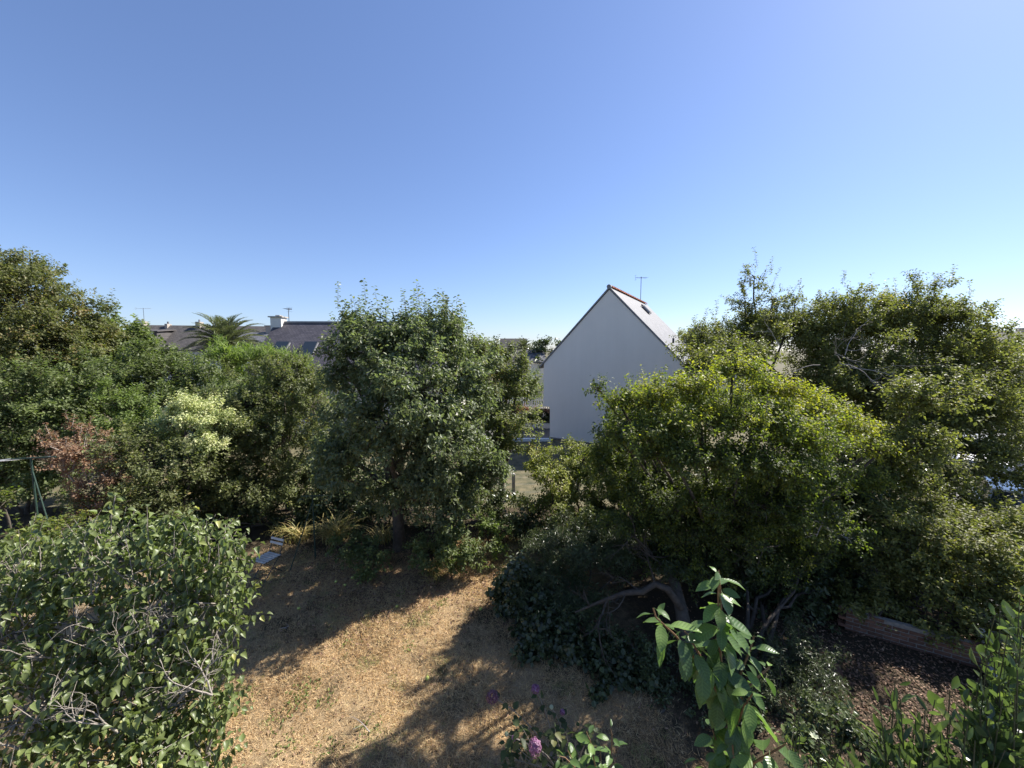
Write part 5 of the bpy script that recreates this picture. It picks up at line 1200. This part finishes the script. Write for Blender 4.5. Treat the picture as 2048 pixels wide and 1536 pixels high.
def car(label, x, y, rz, col, van=False):
    rt = root('parked_car', label, 'van' if van else 'car', (x, y, .06), rz, 'vehicles parked along the street')
    H1 = 1.0 if not van else 1.15; HR = 1.45 if not van else 1.95
    mt = paint('car_paint', col)
    def sec(x, zb, zt, w):
        return [[x, -w, zb + .12], [x, -w * .94, zb], [x, w * .94, zb], [x, w, zb + .12], [x, w, zt - .12], [x, w * .93, zt], [x, -w * .93, zt], [x, -w, zt - .12]]
    g = Geo(); loft(g, [sec(-2.1, .42, .62, .66), sec(-2.02, .25, .78, .80), sec(-1.3, .2, .90, .86), sec(-.9, .2, H1 - .03, .87), sec(.6, .2, H1, .87), sec(1.75, .22, H1 - .02, .85), sec(2.0, .28, H1 - .12, .80), sec(2.06, .4, H1 - .35, .74)])
    geo_obj('body', g, mt, rt, smooth=False)
    def gs(x, z, w): return [[x, -w, z], [x, w, z]]
    # cabin: glass block with roof panel and pillars
    pr = [(-.95 if not van else -1.35, H1 - .04, .80), (-.25 if not van else -.75, HR - .06, .64), (1.25 if not van else 1.85, HR - .06, .64), (1.85 if not van else 2.0, H1 - .06, .78)]
    g = Geo(); loft(g, [[[a[0], -a[2], a[1]], [b[0], -b[2], b[1]], [b[0], b[2], b[1]], [a[0], a[2], a[1]]] for a, b in (((pr[0]), (pr[1])), ((pr[3]), (pr[2])))])
    geo_obj('window', g, M['glass'], rt)
    g = Geo(); a, b = pr[1], pr[2]
    prism(g, [[a[0] - .02, -a[2] - .01, a[1]], [b[0] + .04, -b[2] - .01, b[1]], [b[0] + .04, b[2] + .01, b[1]], [a[0] - .02, a[2] + .01, a[1]]], [0, 0, .06]); geo_obj('roof', g, mt, rt)
    for o in rt.children:
        if o.name.startswith(('body', 'roof')): bv = o.modifiers.new('soft_edges', 'BEVEL'); bv.width = .05; bv.segments = 3; bv.limit_method = 'ANGLE'
    for s in (-1, 1):
        for (a, b) in ((pr[0], pr[1]), (pr[3], pr[2])):
            g = Geo(); bar(g, [a[0], s * a[2], a[1]], [b[0], s * b[2], b[1]], .06, .06); geo_obj('pillar', g, mt, rt)
        g = Geo(); bar(g, [.45, s * .81, H1 - .04], [.45, s * .655, HR - .05], .08, .05); geo_obj('pillar', g, mt, rt)
        g = Geo(); box(g, -.78, -.60, min(s * .84, s * 1.02), max(s * .84, s * 1.02), H1 - .02, H1 + .12); geo_obj('mirror', g, mt, rt)
        g = Geo(); box(g, -2.07, -1.92, min(s * .5, s * .78), max(s * .5, s * .78), .60, .74); geo_obj('headlight', g, M['lamp_clear'], rt)
        g = Geo(); box(g, 1.95, 2.05, min(s * .55, s * .80), max(s * .55, s * .80), .66, .84); geo_obj('tail_light', g, M['lamp_red'], rt)
        for xx in (-1.32, 1.3):
            g = Geo(); tube(g, [[xx, s * .70, .31], [xx, s * .88, .31]], .31, 18, cap=True); w = geo_obj('wheel', g, M['rubber'], rt)
            g = Geo(); tube(g, [[xx, s * .87, .31], [xx, s * .895, .31]], .19, 12, cap=True); geo_obj('rim', g, M['metal_grey'], w)
    return rt
car('white car with its roof just visible through the upper leaves', 25.2, 21.6, R(45), (.8, .8, .8), True)
car('silver car parked on the street behind the thin leaves', 21.2, 17.2, R(45), (.55, .56, .58))
car('white hatchback at the right edge beside the street', 14.6, 10.6, R(45), (.82, .82, .82))
car('pale grey car on the far side of the street at right edge', 23.6, 16.0, R(42), (.62, .63, .64))
car('white car farther along the street behind the big tree', 28.5, 24.6, R(45), (.8, .8, .8))
g = Geo(); box(g, 0, .35, 0, .35, 0, 1.35); box(g, -.04, .39, -.04, .39, 1.35, 1.45); o = geo_obj('gate_pillar', g, M['white_wall']); o.location = (21.2, 15.6, .05); tag(o, 'white gate pillar between parked cars at the right edge', 'pillar')
print('LEAVES', sum(STATS.values()), STATS)
print('TRIS', sum(sum(len(p.vertices) - 2 for p in m.polygons) for m in bpy.data.meshes if len(m.polygons) < 3000) + sum(len(m.loops) - 2 * len(m.polygons) for m in bpy.data.meshes if len(m.polygons) >= 3000))
